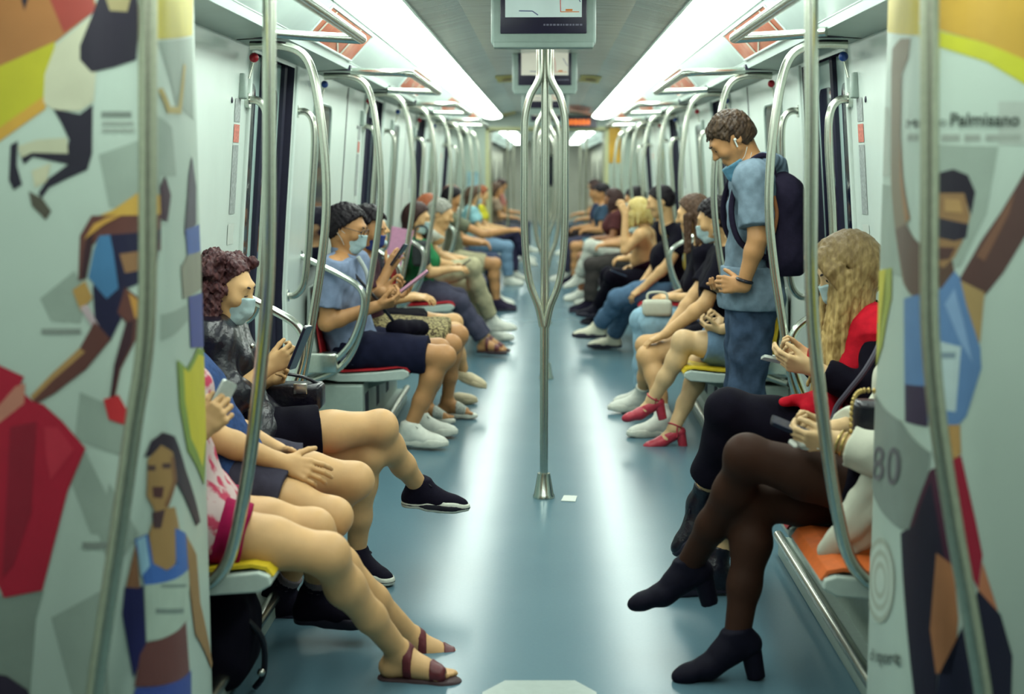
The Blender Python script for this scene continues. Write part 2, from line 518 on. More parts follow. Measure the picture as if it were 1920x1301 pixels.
# heater boxes with a steel kick rail under the seats
def bays(): return [(2.95, 5.5), (7.5, 9.25), (11.2, 12.95), (14.9, 16.65), (18.6, 19.9)]
for nm, s in SIDES:
    b = MB()
    for y0, y1 in bays():
        b.box((s*.97, y0, .0), (s*1.275, y1, .36), 0, .01)
        b.box((s*.905, y0, .0), (s*.98, y1, .075), 0, .006)
        b.tube([(s*.905, y0, .08), (s*.905, y1, .08)], .02, 10, 1)
        yy = y0 + .1
        while yy < y1 - .2:                                        # vent slots
            for j in range(5): b.box((s*.967, yy + j*.03, .15), (s*.972, yy + j*.03 + .012, .3), 2)
            yy += .5
    struct(b.build('baseboard_' + nm, [GREYP, STEEL, DARK], smooth=True))

# floor hatch of pale metal near the camera
hx = [onz(905, 1301, 0), onz(947, 1279, 0), onz(1078, 1279, 0), onz(1118, 1301, 0)]
b = MB(); yh = hx[0][1]
poly = [(p[0], p[1]) for p in hx] + [(hx[3][0] + .02, yh - .5), (hx[0][0] - .02, yh - .5)]
b.extrude_poly(poly, 'z', .0005, .006)
tag(b.build('floor_hatch', mat('hatch_plate', srgb(150, 166, 160), .35, var=.04)), 'pale metal plate with cut corners set in the floor nearest the camera', 'hatch')

# lamps: a row of diffusers along each side of the ceiling
for nm, s in SIDES:
    for (ya, yb) in [(YB + .1 + 1.85*i, YB + .1 + 1.85*i + 1.84) for i in range(12)]:
        if ya > YE - .5 or ya < 1.0: continue
        yb = min(yb, YE - .35)
        root = empty('ceiling_light', (s*.735, (ya + yb)/2, 2.19), 'white glowing light panel in the strip along the %s of the ceiling' % nm, 'ceiling light', 'light panels along the %s of the ceiling' % nm)
        b = MB()
        pr = [(.612, 2.197), (.635, 2.172), (.735, 2.155), (.835, 2.172), (.858, 2.197)]
        vs = [(s*x, ya + .006, z) for x, z in pr] + [(s*x, yb - .006, z) for x, z in pr]
        b.add(vs, [(i, i + 1, 6 + i, 5 + i) for i in range(4)], 0)
        b.build('diffuser', [LAMP], root, base=root.location, fixn=False, smooth=True)
        for yy in (ya, yb):
            b = MB(); b.box((s*.61, yy - .005, 2.176), (s*.86, yy + .005, 2.21)); b.build('end_cap', [SOFFIT], root, base=root.location)
for s in (-1, 1):
    for i in range(5):
        ya = 21.5 + 3.8*i
        b = MB(); b.box((s*.62, ya, 2.15), (s*.86, ya + 3.0, 2.19))
        tag(b.build('ceiling_light', [LAMP]), 'small glowing ceiling light seen through the gangway in the next carriage', 'ceiling light', 'ceiling lights of the next carriage')

# end bulkhead with the gangway opening, next carriage beyond
ENDW = mat('bulkhead_panel', srgb(178, 196, 182), .4, var=.04)
b = MB()
for s in (-1, 1):
    b.box((s*.84, YE, 0), (s*1.35, YE + .12, 2.3), 0)
b.box((-.84, YE, 2.03), (.84, YE + .12, 2.3), 1)
for s in (-1, 1): b.box((s*.80, YE - .02, 0), (s*.845, YE + 1.1, 2.06), 2)
b.box((-.845, YE - .02, 2.02), (.845, YE + 1.1, 2.06), 2)
struct(b.build('wall_end', [ENDW, SOFFIT, mat('gangway_edge', srgb(196, 200, 150), .45, var=.05)]))
GANG = mat('gangway_bellows', srgb(150, 158, 140), .6, var=.1)
b = MB()
for s in (-1, 1):
    wall_piece(b, s, 21.0, 41.0, 0, [0, .9, 1.25, 2.06])
    b.box((s*.84, 20.12, 0), (s*.9, 21.0, 2.05), 1)
    for i in range(5):
        b.box((s*1.25, 22.2 + i*3.7, .9), (s*1.22, 22.9 + i*3.7, 1.8), 2)
b.box((-1.4, 41, 0), (1.4, 41.1, 2.3), 0); b.box((-.35, 40.97, .2), (.35, 41, 1.95), 1); b.box((-.25, 40.95, 1.0), (.25, 40.98, 1.85), 2)
struct(b.build('wall_far', [mat('next_carriage_panel', srgb(186, 188, 172), .4, var=.05, scale=2), GANG, GLASSD], fixn=False))
for i, (x, y) in enumerate(((-.62, 23.0), (.62, 23.0), (-.62, 27.0), (.62, 27.0))):
    b = MB(); b.tube([(x, y, .42), (x, y, 2.2)], .018, 8)
    tag(b.build('grab_pole', STEEL, None, True), 'thin vertical pole in the next carriage, %s on the %s' % (('nearer', 'further')[i//2], ('left', 'right')[i % 2]), 'grab pole')
for i, (x, z, w, h, c_, lab) in enumerate(((.93, 1.82, .16, .5, (206, 160, 50), 'orange and yellow advert panel on the end wall right of the gangway'), (-1.0, 1.3, .2, .3, (150, 190, 196), 'pale blue notice panel on the end wall left of the gangway'))):
    b = MB(); b.box((x - w/2, YE - .012, z - h/2), (x + w/2, YE - .001, z + h/2)); tag(b.build('advert_card', mat('end_advert_%d' % i, srgb(*c_), .5, var=.2, scale=6), None), lab, 'advert')
b = MB(); b.box((-1.4, YB - .1, 0), (1.4, YB, 2.3)); struct(b.build('wall_back', WHITE))

q = onz(1066, 935, 0)
b = MB(); b.extrude_poly([(q[0] - .035, q[1] - .05), (q[0] + .03, q[1] - .06), (q[0] + .04, q[1] + .05), (q[0] - .02, q[1] + .06)], 'z', .0005, .003)
tag(b.build('paper_ticket', mat('ticket_paper', srgb(214, 222, 212), .6)), 'small white paper ticket lying on the floor by the foot of the nearest aisle pole', 'ticket')
# ------------------------------------------------------------------ grab poles and rails
ORD = ['first', 'second', 'third', 'fourth', 'fifth', 'sixth', 'seventh', 'eighth', 'ninth', 'tenth']
# outline of the bowed pole, as (distance from the middle, height)
_hp = [(612, 143), (655, 143), (683, 153), (698, 180), (708, 240), (714, 310), (714, 380), (706, 450), (694, 520), (684, 575), (674, 620), (660, 655), (640, 683), (612, 702), (572, 715)]
HOOP = [((1025 - px) * 7.45 / 2700.0, at(px, py, 7.45)[2]) for px, py in _hp]
_ap = [(563, 478), (600, 496), (640, 516), (668, 533), (680, 552), (680, 578), (670, 612), (655, 643), (632, 668), (602, 687), (572, 698)]
ARMR = [((1025 - px) * 7.45 / 2700.0, at(px, py, 7.45)[2]) for px, py in _ap]
WHERE = ['at the end of the nearest seats', 'before the second seat row', 'after the second seat row', 'before the third seat row', 'after the third seat row', 'before the fourth seat row', 'after the fourth seat row', 'nearest the end wall']
for nm, s in SIDES:
    for i, Y in enumerate(POLE_Y):
        root = empty('grab_pole', (s*.85, Y, .42), 'bowed steel grab pole on the %s %s' % (nm, WHERE[i]), 'grab pole')
        b = MB(); b.tube(bez([(s*a, Y, z) for a, z in HOOP], 5), .0175, 14); b.build('pole', STEEL, root, True, base=root.location)
        b = MB(); b.tube(bez([(s*(wallx(1.05) - .005), Y - .03, 1.07)] + [(s*a, Y - .03, z) for a, z in ARMR], 5), .0165, 14); b.build('armrest_tube', STEELW, root, True, base=root.location)
        b = MB()
        b.box((s*1.09, Y - .06, .44), (s*1.24, Y + .03, .545), 0, .012)
        b.build('clamp', STEELW, root, True, base=root.location)

# straighter poles at the near corner of the first seats and beside the advert screens
pp2 = [(505, -90), (505, 0), (505, 250), (505, 430), (501, 560), (490, 680), (470, 850), (446, 985), (428, 1050), (400, 1088), (360, 1110)]
pp2r = [(1521, -90), (1521, 0), (1521, 250), (1520, 430), (1522, 560), (1531, 680), (1552, 850), (1570, 960), (1590, 1040), (1620, 1083), (1660, 1110)]
pp1 = [(277, -90), (277, 0), (277, 300), (276, 560), (268, 680), (250, 800), (222, 1000), (198, 1160), (180, 1280), (165, 1400)]
pp1r = [(1743, -90), (1743, 0), (1743, 300), (1742, 500), (1745, 640), (1760, 800), (1788, 980), (1815, 1130), (1842, 1290), (1858, 1400)]
for pts, Y, lab in ((pp2, 3.68, 'steel grab pole on the left in front of the crossed legs in red shorts'), (pp2r, 3.68, 'steel grab pole on the right in front of the legs in dark tights'),
                    (pp1, 2.72, 'thick blurred steel pole in front of the left advert screen'), (pp1r, 2.72, 'thick blurred steel pole in front of the right advert screen')):
    P = [at(px, py, Y) for px, py in pts]
    P = [P[0] + V(0, 0, .12)] + P
    if Y < 3: sg_ = 1 if P[0][0] > 0 else -1; P = P + [V(sg_*1.0, Y, .2), V(sg_*1.07, Y, .0)]
    root = empty('grab_pole', (P[-1][0], Y, P[-1][2]), lab, 'grab pole')
    b = MB(); b.tube(bez(P, 6), .0175, 16); b.build('pole', OLIVE if Y < 3 else STEEL, root, True, base=root.location)
    t = P[0]; b = MB(); b.tube([t - V(0, 0, .03), t + V(0, 0, .004)], [.02, .034], 16); b.build('flange', STEELW, root, True, base=root.location)

# overhead grab rails above the seat rows
for nm, s in SIDES:
    rows = [(3.0, 5.5)] + [(7.42 + 3.7*i, 9.36 + 3.7*i) for i in range(3)]
    for i, (y0, y1) in enumerate(rows):
        pts = [(s*1.0, y0 + .02, 1.99), (s*.92, y0 + .01, 1.985), (s*.70, y0, 1.98), (s*.695, y1, 1.98), (s*.90, y1 - .1, 1.985), (s*1.01, y1 - .16, 1.99)]
        o = MB(); o.tube(fillet(pts, [.05, .05, .12, .02, .08, .05], 6), .0185, 12)
        ob = o.build('overhead_rail', STEELW, None, True, base=(s*.7, y1, 1.98))
        tag(ob, 'steel overhead grab rail above the %s row of seats on the %s' % (ORD[i], nm), 'grab rail')

# C-shaped grab handles and emergency levers on the door pillars
REDB = mat('red_knob', srgb(190, 25, 45), .3); BLUEB = mat('blue_knob', srgb(40, 80, 160), .3)
STICK = mat('paper_sticker', srgb(205, 214, 205), .5, var=.02); STICKG = mat('grey_sticker', srgb(158, 166, 164), .5, var=.25, scale=80)
STICKR = mat('red_sticker', srgb(205, 120, 105), .5, var=.2, scale=90)
for nm, s in SIDES:
    for di, (d0, d1) in enumerate(DOORS[1:]):
        for e, (yy, w) in enumerate(((d0 - .07, 'near'), (d1 + .09, 'far'))):
            root = empty('grab_bar', (s*1.2, yy, 1.3), 'curved steel grab bar on the %s pillar of the %s door, %s side' % (w, ORD[di], nm), 'grab bar')
            X = lambda z, o: s*(wallx(z) - o)
            b = MB(); b.tube(bez([(X(1.77, 0), yy, 1.77), (X(1.77, .05), yy, 1.768), (X(1.7, .088), yy, 1.72), (X(1.6, .1), yy, 1.6), (X(1.35, .1), yy, 1.35), (X(1.1, .1), yy, 1.1), (X(.95, .088), yy, .94), (X(.88, .05), yy, .882), (X(.88, 0), yy, .88)], 5), .0165, 12)
            b.build('bar', STEEL, root, True, base=root.location)
            for z in (1.77, .88):
                b = MB(); b.tube([(X(z, -.005), yy, z), (X(z, .016), yy, z)], .03, 14); b.build('flange', STEELW, root, True, base=root.location)
            if di > 2: continue
            ye = d0 - .16 if e == 0 else d1 + .66
            red = (e == 0) if s < 0 else (e == 1)
            root = empty('emergency_lever', (s*1.2, ye, 1.9), 'emergency lever with %s ball knob, %s pillar of %s door, %s side' % ('red' if red else 'blue', w, ORD[di], nm), 'lever')
            b = MB(); b.box((s*(wallx(1.84) - .022), ye - .05, 1.77), (s*(wallx(1.84) + .01), ye - .005, 1.87), 0, .008); b.build('housing', GREYP, root, True, base=root.location)
            b = MB(); b.tube([(s*(wallx(1.86) - .03), ye - .02, 1.85), (s*(wallx(1.88) - .045), ye - .01, 1.915)], .005, 8); b.build('stem', STEEL, root, True, base=root.location)
            b = MB(); b.sphere((s*(wallx(1.9) - .046), ye - .01, 1.932), .019); b.build('knob', REDB if red else BLUEB, root, True, base=root.location)
        # notice strip down the near pillar
        root = empty('notice_strip', (s*1.22, d0 - .1, 1.5), 'narrow notice strip with red square, near pillar of %s door, %s side' % (ORD[di], nm), 'sticker')
        for nmx, z0, z1, m_ in (('upper_notice', 1.68, 1.77, STICKG), ('red_notice', 1.6, 1.67, STICKR), ('lower_notice', 1.32, 1.59, STICKG)):
            b = MB(); zz = [z0, (z0+z1)/2, z1]
            vs = [(s*(wallx(z) - .002), d0 - .27, z) for z in zz] + [(s*(wallx(z) - .002), d0 - .17, z) for z in zz]
            b.add(vs, [(0, 1, 4, 3), (1, 2, 5, 4)]); b.build(nmx, m_, root, base=root.location, fixn=False)
        b = MB(); zz = (1.2, 1.28)
        b.add([(s*(wallx(z) - .002), d0 - .28, z) for z in zz] + [(s*(wallx(z) - .002), d0 - .17, z) for z in zz], [(0, 1, 3, 2)])
        b.build('white_notice', STICK, root, base=root.location, fixn=False)

# ------------------------------------------------------------------ tulip poles in the middle of the aisle
for i, Y in enumerate((6.45, 10.2, 13.9, 17.6)):
    root = empty('tulip_pole', (0, Y, 0), ('nearest tall steel aisle pole with bowed branches and a conical foot' if i == 0 else '%s steel aisle pole with bowed branches, standing behind the nearer one' % ORD[i]), 'grab pole')
    cx = at(1020, 800, 6.45)[0] if i == 0 else 0.0
    zt = 2.255
    Z = lambda py: at(1020, py, 6.45)[2]
    b = MB(); b.tube([(cx, Y + .022, z) for z in (0.03, .5, .82, 1.4, zt)], [.0185, .0185, .0185, .0165, .0165], 16); b.build('stem', STEEL, root, True, base=root.location)
    for sx in (-1, 1):
        pts = [(1020 + sx*3, 612), (1020 + sx*11, 575), (1020 + sx*26, 535), (1020 + sx*34, 490), (1020 + sx*38, 420), (1020 + sx*38, 330), (1020 + sx*38, 250), (1020 + sx*36, 215), (1020 + sx*27, 180), (1020 + sx*14, 155), (1020 + sx*9, 138), (1020 + sx*9, 90)]
        P = [(cx + (px - 1020)*6.45/2700, Y, Z(py)) for px, py in pts] + [(cx + sx*9*6.45/2700, Y, zt)]
        b = MB(); b.tube(bez(P, 6), .0165, 14); b.build('branch', STEEL, root, True, base=root.location)
    P = [(cx, Y - .005, Z(600)), (cx, Y - .07, Z(545)), (cx, Y - .095, Z(480)), (cx, Y - .095, Z(250)), (cx, Y - .06, Z(185)), (cx, Y - .012, Z(145))]
    b = MB(); b.tube([(cx, Y + .02, .0), (cx, Y + .02, .012), (cx, Y + .02, .02), (cx, Y + .02, .115)], [.05, .05, .045, .029], 20); b.build('foot', STEELW, root, True, base=root.location)

# ------------------------------------------------------------------ ceiling monitors
HOUS = mat('monitor_housing', srgb(158, 178, 170), .4, var=.03); BEZ = mat('monitor_bezel', srgb(34, 28, 56), .3, var=.05)
SCR = mat('lit_screen', srgb(176, 196, 190), .4, var=.03, scale=9, emit=.55); SCR2 = mat('lit_screen_warm', srgb(200, 200, 184), .4, var=.03, scale=9, emit=.55)
LRED = mat('screen_line_red', srgb(190, 90, 80), .5, emit=.3); LBLUE = mat('screen_line_blue', srgb(70, 80, 120), .5, emit=.3); LORG = mat('screen_line_orange', srgb(200, 120, 50), .5, emit=.3)
GTXT = mat('screen_caption', srgb(130, 128, 150), .5)
def text_mesh(txt, size, fn, m, name, parent, base, sx=1.0):
    cu = bpy.data.curves.new(name, 'FONT'); cu.body = txt; cu.size = size; cu.resolution_u = 2
    to = bpy.data.objects.new('tmp', cu); COL.objects.link(to)
    dg = bpy.context.evaluated_depsgraph_get(); dg.update()
    me = bpy.data.meshes.new_from_object(to.evaluated_get(dg))
    bpy.data.objects.remove(to)
    for v in me.vertices:
        p = fn(v.co.x * sx, v.co.y); v.co = Vector((p[0]-base[0], p[1]-base[1], p[2]-base[2]))
    me.materials.clear(); me.materials.append(m)
    o = bpy.data.objects.new(name, me); COL.objects.link(o); o.parent = parent
    return o
for i, Y in enumerate((6.0, 9.7, 13.4, 17.1)):
    xc = at(1019, 40, 6.0)[0]
    root = empty('ceiling_monitor', (xc, Y, 2.25), ('large passenger information screen hanging above the nearest aisle pole' if i == 0 else '%s information screen hanging from the ceiling further down' % ORD[i]), 'screen')
    bs = root.location
    zb = 2.0
    b = MB(); b.box((xc - .215, Y, zb), (xc + .215, Y + .09, 2.3), 0, .015)
    b.box((xc - .205, Y - .006, zb - .012), (xc + .205, Y + .08, zb + .012), 0, .005); b.build('housing', HOUS, root, True, base=bs)
    hw = .176
    b = MB(); b.box((xc - hw, Y - .008, zb + .045), (xc + hw, Y + .01, zb + .275), 0, .003); b.build('bezel', BEZ, root, True, base=bs)
    b = MB(); b.box((xc - hw + .02, Y - .011, zb + .11), (xc + hw - .02, Y - .004, zb + .262)); b.build('display', SCR if i == 0 else SCR2, root, base=bs)
    b = MB(); yq = Y - .0125
    def seg(p, q, w, mi):
        p, q = V(*p), V(*q); d = unit(q - p); nn = V(-d[1], d[0]) * w
        c = [p + nn, q + nn, q - nn, p - nn]
        b.add([(xc + a[0], yq, zb + a[1]) for a in c], [(0, 1, 2, 3)], mi)
    seg((-.1, .135), (-.045, .134), .002, 1); seg((-.045, .134), (-.022, .118), .002, 1)
    seg((.068, .19), (.07, .131), .0017, 0); seg((.07, .131), (.145, .131), .0017, 2); seg((.09, .138), (.118, .138), .004, 2); seg((.012, .18), (.02, .192), .002, 0)
    seg((-.03, .215), (.06, .225), .0017, 0); seg((.06, .225), (.068, .19), .0017, 0); seg((.12, .22), (.15, .17), .0017, 1)
    b.build('route_map', [LRED, LBLUE, LORG], root, base=bs, fixn=False)
    b = MB()
    xx = .0
    rnd = random.Random(3)
    while xx < .15:
        w = rnd.uniform(.006, .014); b.add([(xc + xx, yq + .003, zb + .076), (xc + xx + w, yq + .003, zb + .076), (xc + xx + w, yq + .003, zb + .083), (xc + xx, yq + .003, zb + .083)], [(0, 1, 2, 3)]); xx += w + .004
    b.build('caption', GTXT, root, base=bs, fixn=False)

# ------------------------------------------------------------------ advert cards on the sloping panels over the doors and on the ceiling
ADO = mat('advert_orange', srgb(196, 104, 74), .4, col2=srgb(208, 132, 100), scale=5, lo=.45, hi=.6); ADW = mat('advert_white', srgb(220, 214, 196), .4)
ADY = mat('advert_yellow', srgb(176, 166, 84), .5, var=.12, scale=14); ADB = mat('advert_brown', srgb(120, 96, 50), .5)
for nm, s in SIDES:
    for i in range(4):
        y0, y1 = 6.03 + 3.7*i, 7.36 + 3.7*i
        def sl(t, y, off=.004):       # t: 0 at the lamp, 1 at the header
            return (s*(.882 + .112*t - off*.7), y, 2.162 - .122*t - off*.7)
        root = empty('advert_card', sl(.5, (y0 + y1)/2), 'orange advert card above the %s door on the %s side' % (ORD[i], nm), 'advert'); bs = root.location
        b = MB(); b.add([sl(.03, y0), sl(.03, y1), sl(.98, y1), sl(.98, y0)], [(0, 1, 2, 3)], 0)
        def strip(a, c, w):
            (t0, ya), (t1, yb) = a, c
            b.add([sl(t0, ya, .006), sl(t0, ya + w, .006), sl(t1, yb + w, .006), sl(t1, yb, .006)], [(0, 1, 2, 3)], 1)
        strip((.05, y1 - .42), (.97, y1 - .42), .05); strip((.55, y0 + .5), (.97, y1 - .5), .05); strip((.05, y0 + .12), (.75, y0 + .1), .04)
        b.build('card', [ADO, ADW], root, base=bs, fixn=False)
        b = MB()
        for q in ((sl(.0, y0 - .02), sl(.0, y1 + .02)), (sl(1.0, y0 - .02), sl(1.0, y1 + .02)), (sl(0, y0 - .02), sl(1, y0 - .02)), (sl(0, y1 + .02), sl(1, y1 + .02))): b.tube(q, .006, 6)
        b.build('frame', SLOPE, root, base=bs)
for i, (px, py, w, ln, m_, lab) in enumerate(((950, 152, .17, .9, ADY, 'yellow advert card on the ceiling left of the second screen'), (1106, 152, .17, .9, ADY, 'yellow advert card on the ceiling right of the second screen'),
        (947, 214, .3, 1.6, ADY, 'dull yellow advert card far down the ceiling on the left'), (1082, 205, .3, 1.5, ADO, 'orange advert card far down the ceiling on the right'))):
    c = onz(px, py, 2.225)
    zf = lambda x: np.interp(abs(x), [0, .4, .6], [2.26, 2.245, 2.2]) - .004
    b = MB(); xs = [c[0] - w/2, c[0], c[0] + w/2]
    b.add([(x, c[1] - ln/2, zf(x)) for x in xs] + [(x, c[1] + ln/2, zf(x)) for x in xs], [(0, 1, 4, 3), (1, 2, 5, 4)])
    b.add([(c[0] - w*.2, c[1] - .1, zf(xs[0]) - .006), (c[0] + w*.3, c[1] - .1, zf(xs[2]) - .006), (c[0] + w*.3, c[1] + .12, zf(xs[2]) - .006), (c[0] - w*.2, c[1] + .12, zf(xs[0]) - .006)], [(0, 1, 2, 3)], 1)
    tag(b.build('advert_card', [m_, ADB], None, fixn=False), lab, 'advert')
# orange LED destination display on the end wall
LED = mat('led_orange', srgb(235, 110, 45), .5, var=.5, scale=60, emit=1.2)
c = at(1078, 229, 19.9)
root = empty('led_display', (c[0], 19.93, c[2]), 'orange lit text display above the gangway at the far end', 'display'); bs = root.location
b = MB(); b.box((c[0] - .32, 19.9, c[2] - .075), (c[0] + .3, 19.99, c[2] + .075)); b.build('case', BEZ, root, base=bs)
b = MB(); rnd = random.Random(5)
xx = -.22
while xx < .18:
    w = rnd.choice((.025, .035, .045)); b.box((c[0] + xx, 19.894, c[2] - .035), (c[0] + xx + w, 19.9, c[2] + .035)); xx += w + .012
b.build('lit_text', LED, root, base=bs)

# ------------------------------------------------------------------ seats
def seat(Y, s, pad, label, group=None):
    w = .25
    root = empty('seat', (s*1.1, Y, .36), label, 'seat', group); bs = root.location
    pr = [(.725, .405), (.73, .43), (.76, .44), (.90, .425), (1.08, .415), (1.18, .43), (1.212, .50), (1.238, .70), (1.246, .88), (1.258, .88), (1.266, .70), (1.262, .40), (1.10, .375), (.90, .375), (.76, .385)]
    b = MB(); b.extrude_poly([(s*x, z) for x, z in [(p[0], p[1]) for p in pr]], 'y', Y - w, Y + w)
    o = b.build('shell', SHELL, root, base=bs)
    bv = o.modifiers.new('bevel', 'BEVEL'); bv.width = .012; bv.segments = 2
    q = [(.745, .441), (.78, .4475), (.90, .434), (1.08, .4235), (1.165, .44), (1.196, .50), (1.226, .70), (1.237, .86), (1.230, .86), (1.217, .70), (1.187, .506), (1.157, .449), (1.08, .433), (.90, .444), (.78, .4575), (.74, .45), (.722, .425), (.731, .422)]
    b = MB(); b.extrude_poly([(s*x, z) for x, z in q], 'y', Y - w + .022, Y + w - .022)
    b.build('pad', pad, root, base=bs)
    b = MB(); b.extrude_poly([(s*.80, .378), (s*1.24, .37), (s*1.24, .24), (s*1.12, .25), (s*.82, .36)], 'y', Y - .025, Y + .025); b.build('bracket', GREYP, root, base=bs)
BANKS = [[3.93, 4.47, 5.0], [7.78, 8.36, 8.94], [11.48, 12.06, 12.64], [15.18, 15.76, 16.34], [18.9, 19.45]]
PADS = {('left', 0): [SEATYEL, SEATRED, SEATORA], ('right', 0): [SEATORA, SEATRED, SEATYEL], ('left', 1): [SEATRED, SEATORA, SEATRED], ('right', 1): [SEATYEL, SEATRED, SEATORA]}
CN = {id(SEATRED): 'red', id(SEATORA): 'orange', id(SEATYEL): 'yellow'}
for nm, s in SIDES:
    for bi, ys in enumerate(BANKS):
        for i, Y in enumerate(ys):
            pad = PADS.get((nm, bi), [SEATRED, SEATORA, SEATYEL])[i % 4]
            seat(Y, s, pad, 'grey seat with %s pad, %s from the camera in the %s seat row, %s side' % (CN[id(pad)], ORD[i], ORD[bi], nm))
# ------------------------------------------------------------------ advert screens of sprinters beside the doors
PLAN = [(1.275, 2.82), (1.1, 2.82), (.93, 2.82), (.86, 2.83), (.81, 2.86), (.785, 2.91), (.779, 2.97), (.785, 3.06), (.80, 3.2), (.828, 3.38), (.858, 3.55)]
PLAN = [tuple(p) for p in bez([V(*p) for p in PLAN], 4)]
PLAN0 = PLAN
_s = [0.0]
for a, c in zip(PLAN[:-1], PLAN[1:]): _s.append(_s[-1] + math.dist(a, c))
ZLO, ZHI = .05, 1.995
def plan_at(u):
    u = min(max(u, 0), _s[-1])
    i = min(int(np.searchsorted(_s, u, 'right')) - 1, len(PLAN) - 2)
    t = (u - _s[i]) / (_s[i+1] - _s[i]); p = np.array(PLAN[i]); q = np.array(PLAN[i+1])
    d = unit(q - p); n = V(-d[1], d[0])
    return p + t*(q - p), n
def uv_of(px, py, s):
    d = ray(px, py)
    best = None
    for i in range(len(PLAN) - 1):
        p = np.array(PLAN[i]); q = np.array(PLAN[i+1])
        # X = d0*Y ; s*X
        k = s * d[0]
        den = (q[0]-p[0]) - k*(q[1]-p[1])
        if abs(den) < 1e-9: continue
        t = (k*p[1] - p[0]) / den
        lo_ = -1e-6 if i > 0 else -3.0; hi_ = 1 + 1e-6 if i < len(PLAN) - 2 else 3.0
        if lo_ <= t <= hi_:
            Y = p[1] + t*(q[1]-p[1])
            if Y > 0 and (best is None or Y < best[2]): best = (_s[i] + t*(_s[i+1]-_s[i]), CAM[2] + d[2]*Y, Y)
    if best is None: return (_s[-1], CAM[2] + d[2]*PLAN[-1][1])
    return best[:2]
PCOL = {}
def pcol(rgb):
    key = 'print_%02x%02x%02x' % rgb
    return mat(key, srgb(*rgb), .55, var=.05, scale=12)

def set_plan(shift):
    global PLAN, _s
    PLAN = [(x - shift*min(1, max(0, (1.05 - x)/.2)), y) for x, y in PLAN0]
    _s = [0.0]
    for a, c in zip(PLAN[:-1], PLAN[1:]): _s.append(_s[-1] + math.dist(a, c))
def poster(s, shapes, texts, label):
    set_plan(0.0 if s < 0 else .042)
    side = 'left' if s < 0 else 'right'
    root = empty('advert_screen', (s*1.0, 2.95, 0), label, 'advert screen'); bs = root.location
    def to3(u, z, off):
        p, n = plan_at(u); return (s*(p[0] + n[0]*off), p[1] + n[1]*off, z)
    # sheet
    b = MB(); us = np.linspace(0, _s[-1], 60); n = len(us)
    vs = [to3(u, z, 0) for z in (ZLO, ZHI) for u in us] + [to3(u, z, -.012) for z in (ZLO, ZHI) for u in us]
    fs = []
    for i in range(n - 1):
        fs += [(i, i+1, n+i+1, n+i), (2*n+i, 3*n+i, 3*n+i+1, 2*n+i+1), (i, 2*n+i, 2*n+i+1, i+1), (n+i, n+i+1, 3*n+i+1, 3*n+i)]
    fs += [(0, n, 3*n, 2*n), (n-1, 3*n-1, 4*n-1, 2*n-1)]
    b.add(vs, fs)
    b.build('panel', mat('poster_paper', srgb(180, 198, 186), .45, var=.03, scale=3), root, True, base=bs)
    b = MB(); b.box((s*.77, 2.80, 0.0), (s*1.27, 2.85, .055), 0, .005)
    b.build('floor_rail', GREYP, root, base=bs)
    # printed picture: every shape one layer above the last
    cols = []; pv = []; pf = []; pm = []
    for li, (rgb, pts) in enumerate(shapes):
        if rgb not in cols: cols.append(rgb)
        uvp = [uv_of(px, py, s) for px, py in pts]
        uvp = [(min(max(u, .002), _s[-1] - .001), min(max(z, ZLO + .002), ZHI - .002)) for u, z in uvp]
        bm = bmesh.new(); vv = [bm.verts.new((u, z, 0)) for u, z in uvp]
        try: f = bm.faces.new(vv)
        except ValueError: bm.free(); continue
        bmesh.ops.triangulate(bm, faces=bm.faces[:])
        umin = min(u for u, z in uvp); umax = max(u for u, z in uvp)
        for uc in _s[1:-1]:
            if umin < uc < umax:
                bmesh.ops.bisect_plane(bm, geom=bm.verts[:] + bm.edges[:] + bm.faces[:], plane_co=(uc, 0, 0), plane_no=(1, 0, 0))
        o = len(pv); off = .0006 + li * .00004
        bm.verts.index_update()
        pv += [to3(v.co.x, v.co.y, off) for v in bm.verts]
        for f in bm.faces: pf.append([v.index + o for v in f.verts]); pm.append(cols.index(rgb))
        bm.free()
    b = MB(); b.v = pv; b.f = pf; b.mi = pm
    b.build('printed_picture', [pcol(c) for c in cols], root, base=bs, fixn=False)
    for txt, (px0, py0), (px1, py1), rgb in texts:      # text from px0 to px1 with baseline py0, cap height py0-py1
        u0, z0 = uv_of(px0, py0, s); u1, zb = uv_of(px1, py0 + (px1 - px0)*.12*(len(txt) > 3 and px0 < 1700), s); _, z1 = uv_of(px0, py1, s)
        cu = bpy.data.curves.new('tmp', 'FONT'); cu.body = txt; cu.size = 1.0; cu.offset = .022 if len(txt) > 3 else .0
        to = bpy.data.objects.new('tmp', cu); COL.objects.link(to)
        dg = bpy.context.evaluated_depsgraph_get(); dg.update()
        me = bpy.data.meshes.new_from_object(to.evaluated_get(dg)); bpy.data.objects.remove(to)
        xs = [v.co.x for v in me.vertices]; x0, x1 = min(xs), max(xs)
        h = .70
        for v in me.vertices:
            t_ = (v.co.x-x0)/(x1-x0); p = to3(u0 + (u1-u0)*t_, z0 + (zb-z0)*t_ + (z1-z0)*v.co.y/h, .0045)
            v.co = Vector((p[0]-bs[0], p[1]-bs[1], p[2]-bs[2]))
        me.materials.clear(); me.materials.append(pcol(rgb))
        o = bpy.data.objects.new('printed_lettering', me); COL.objects.link(o); o.parent = root
    return root

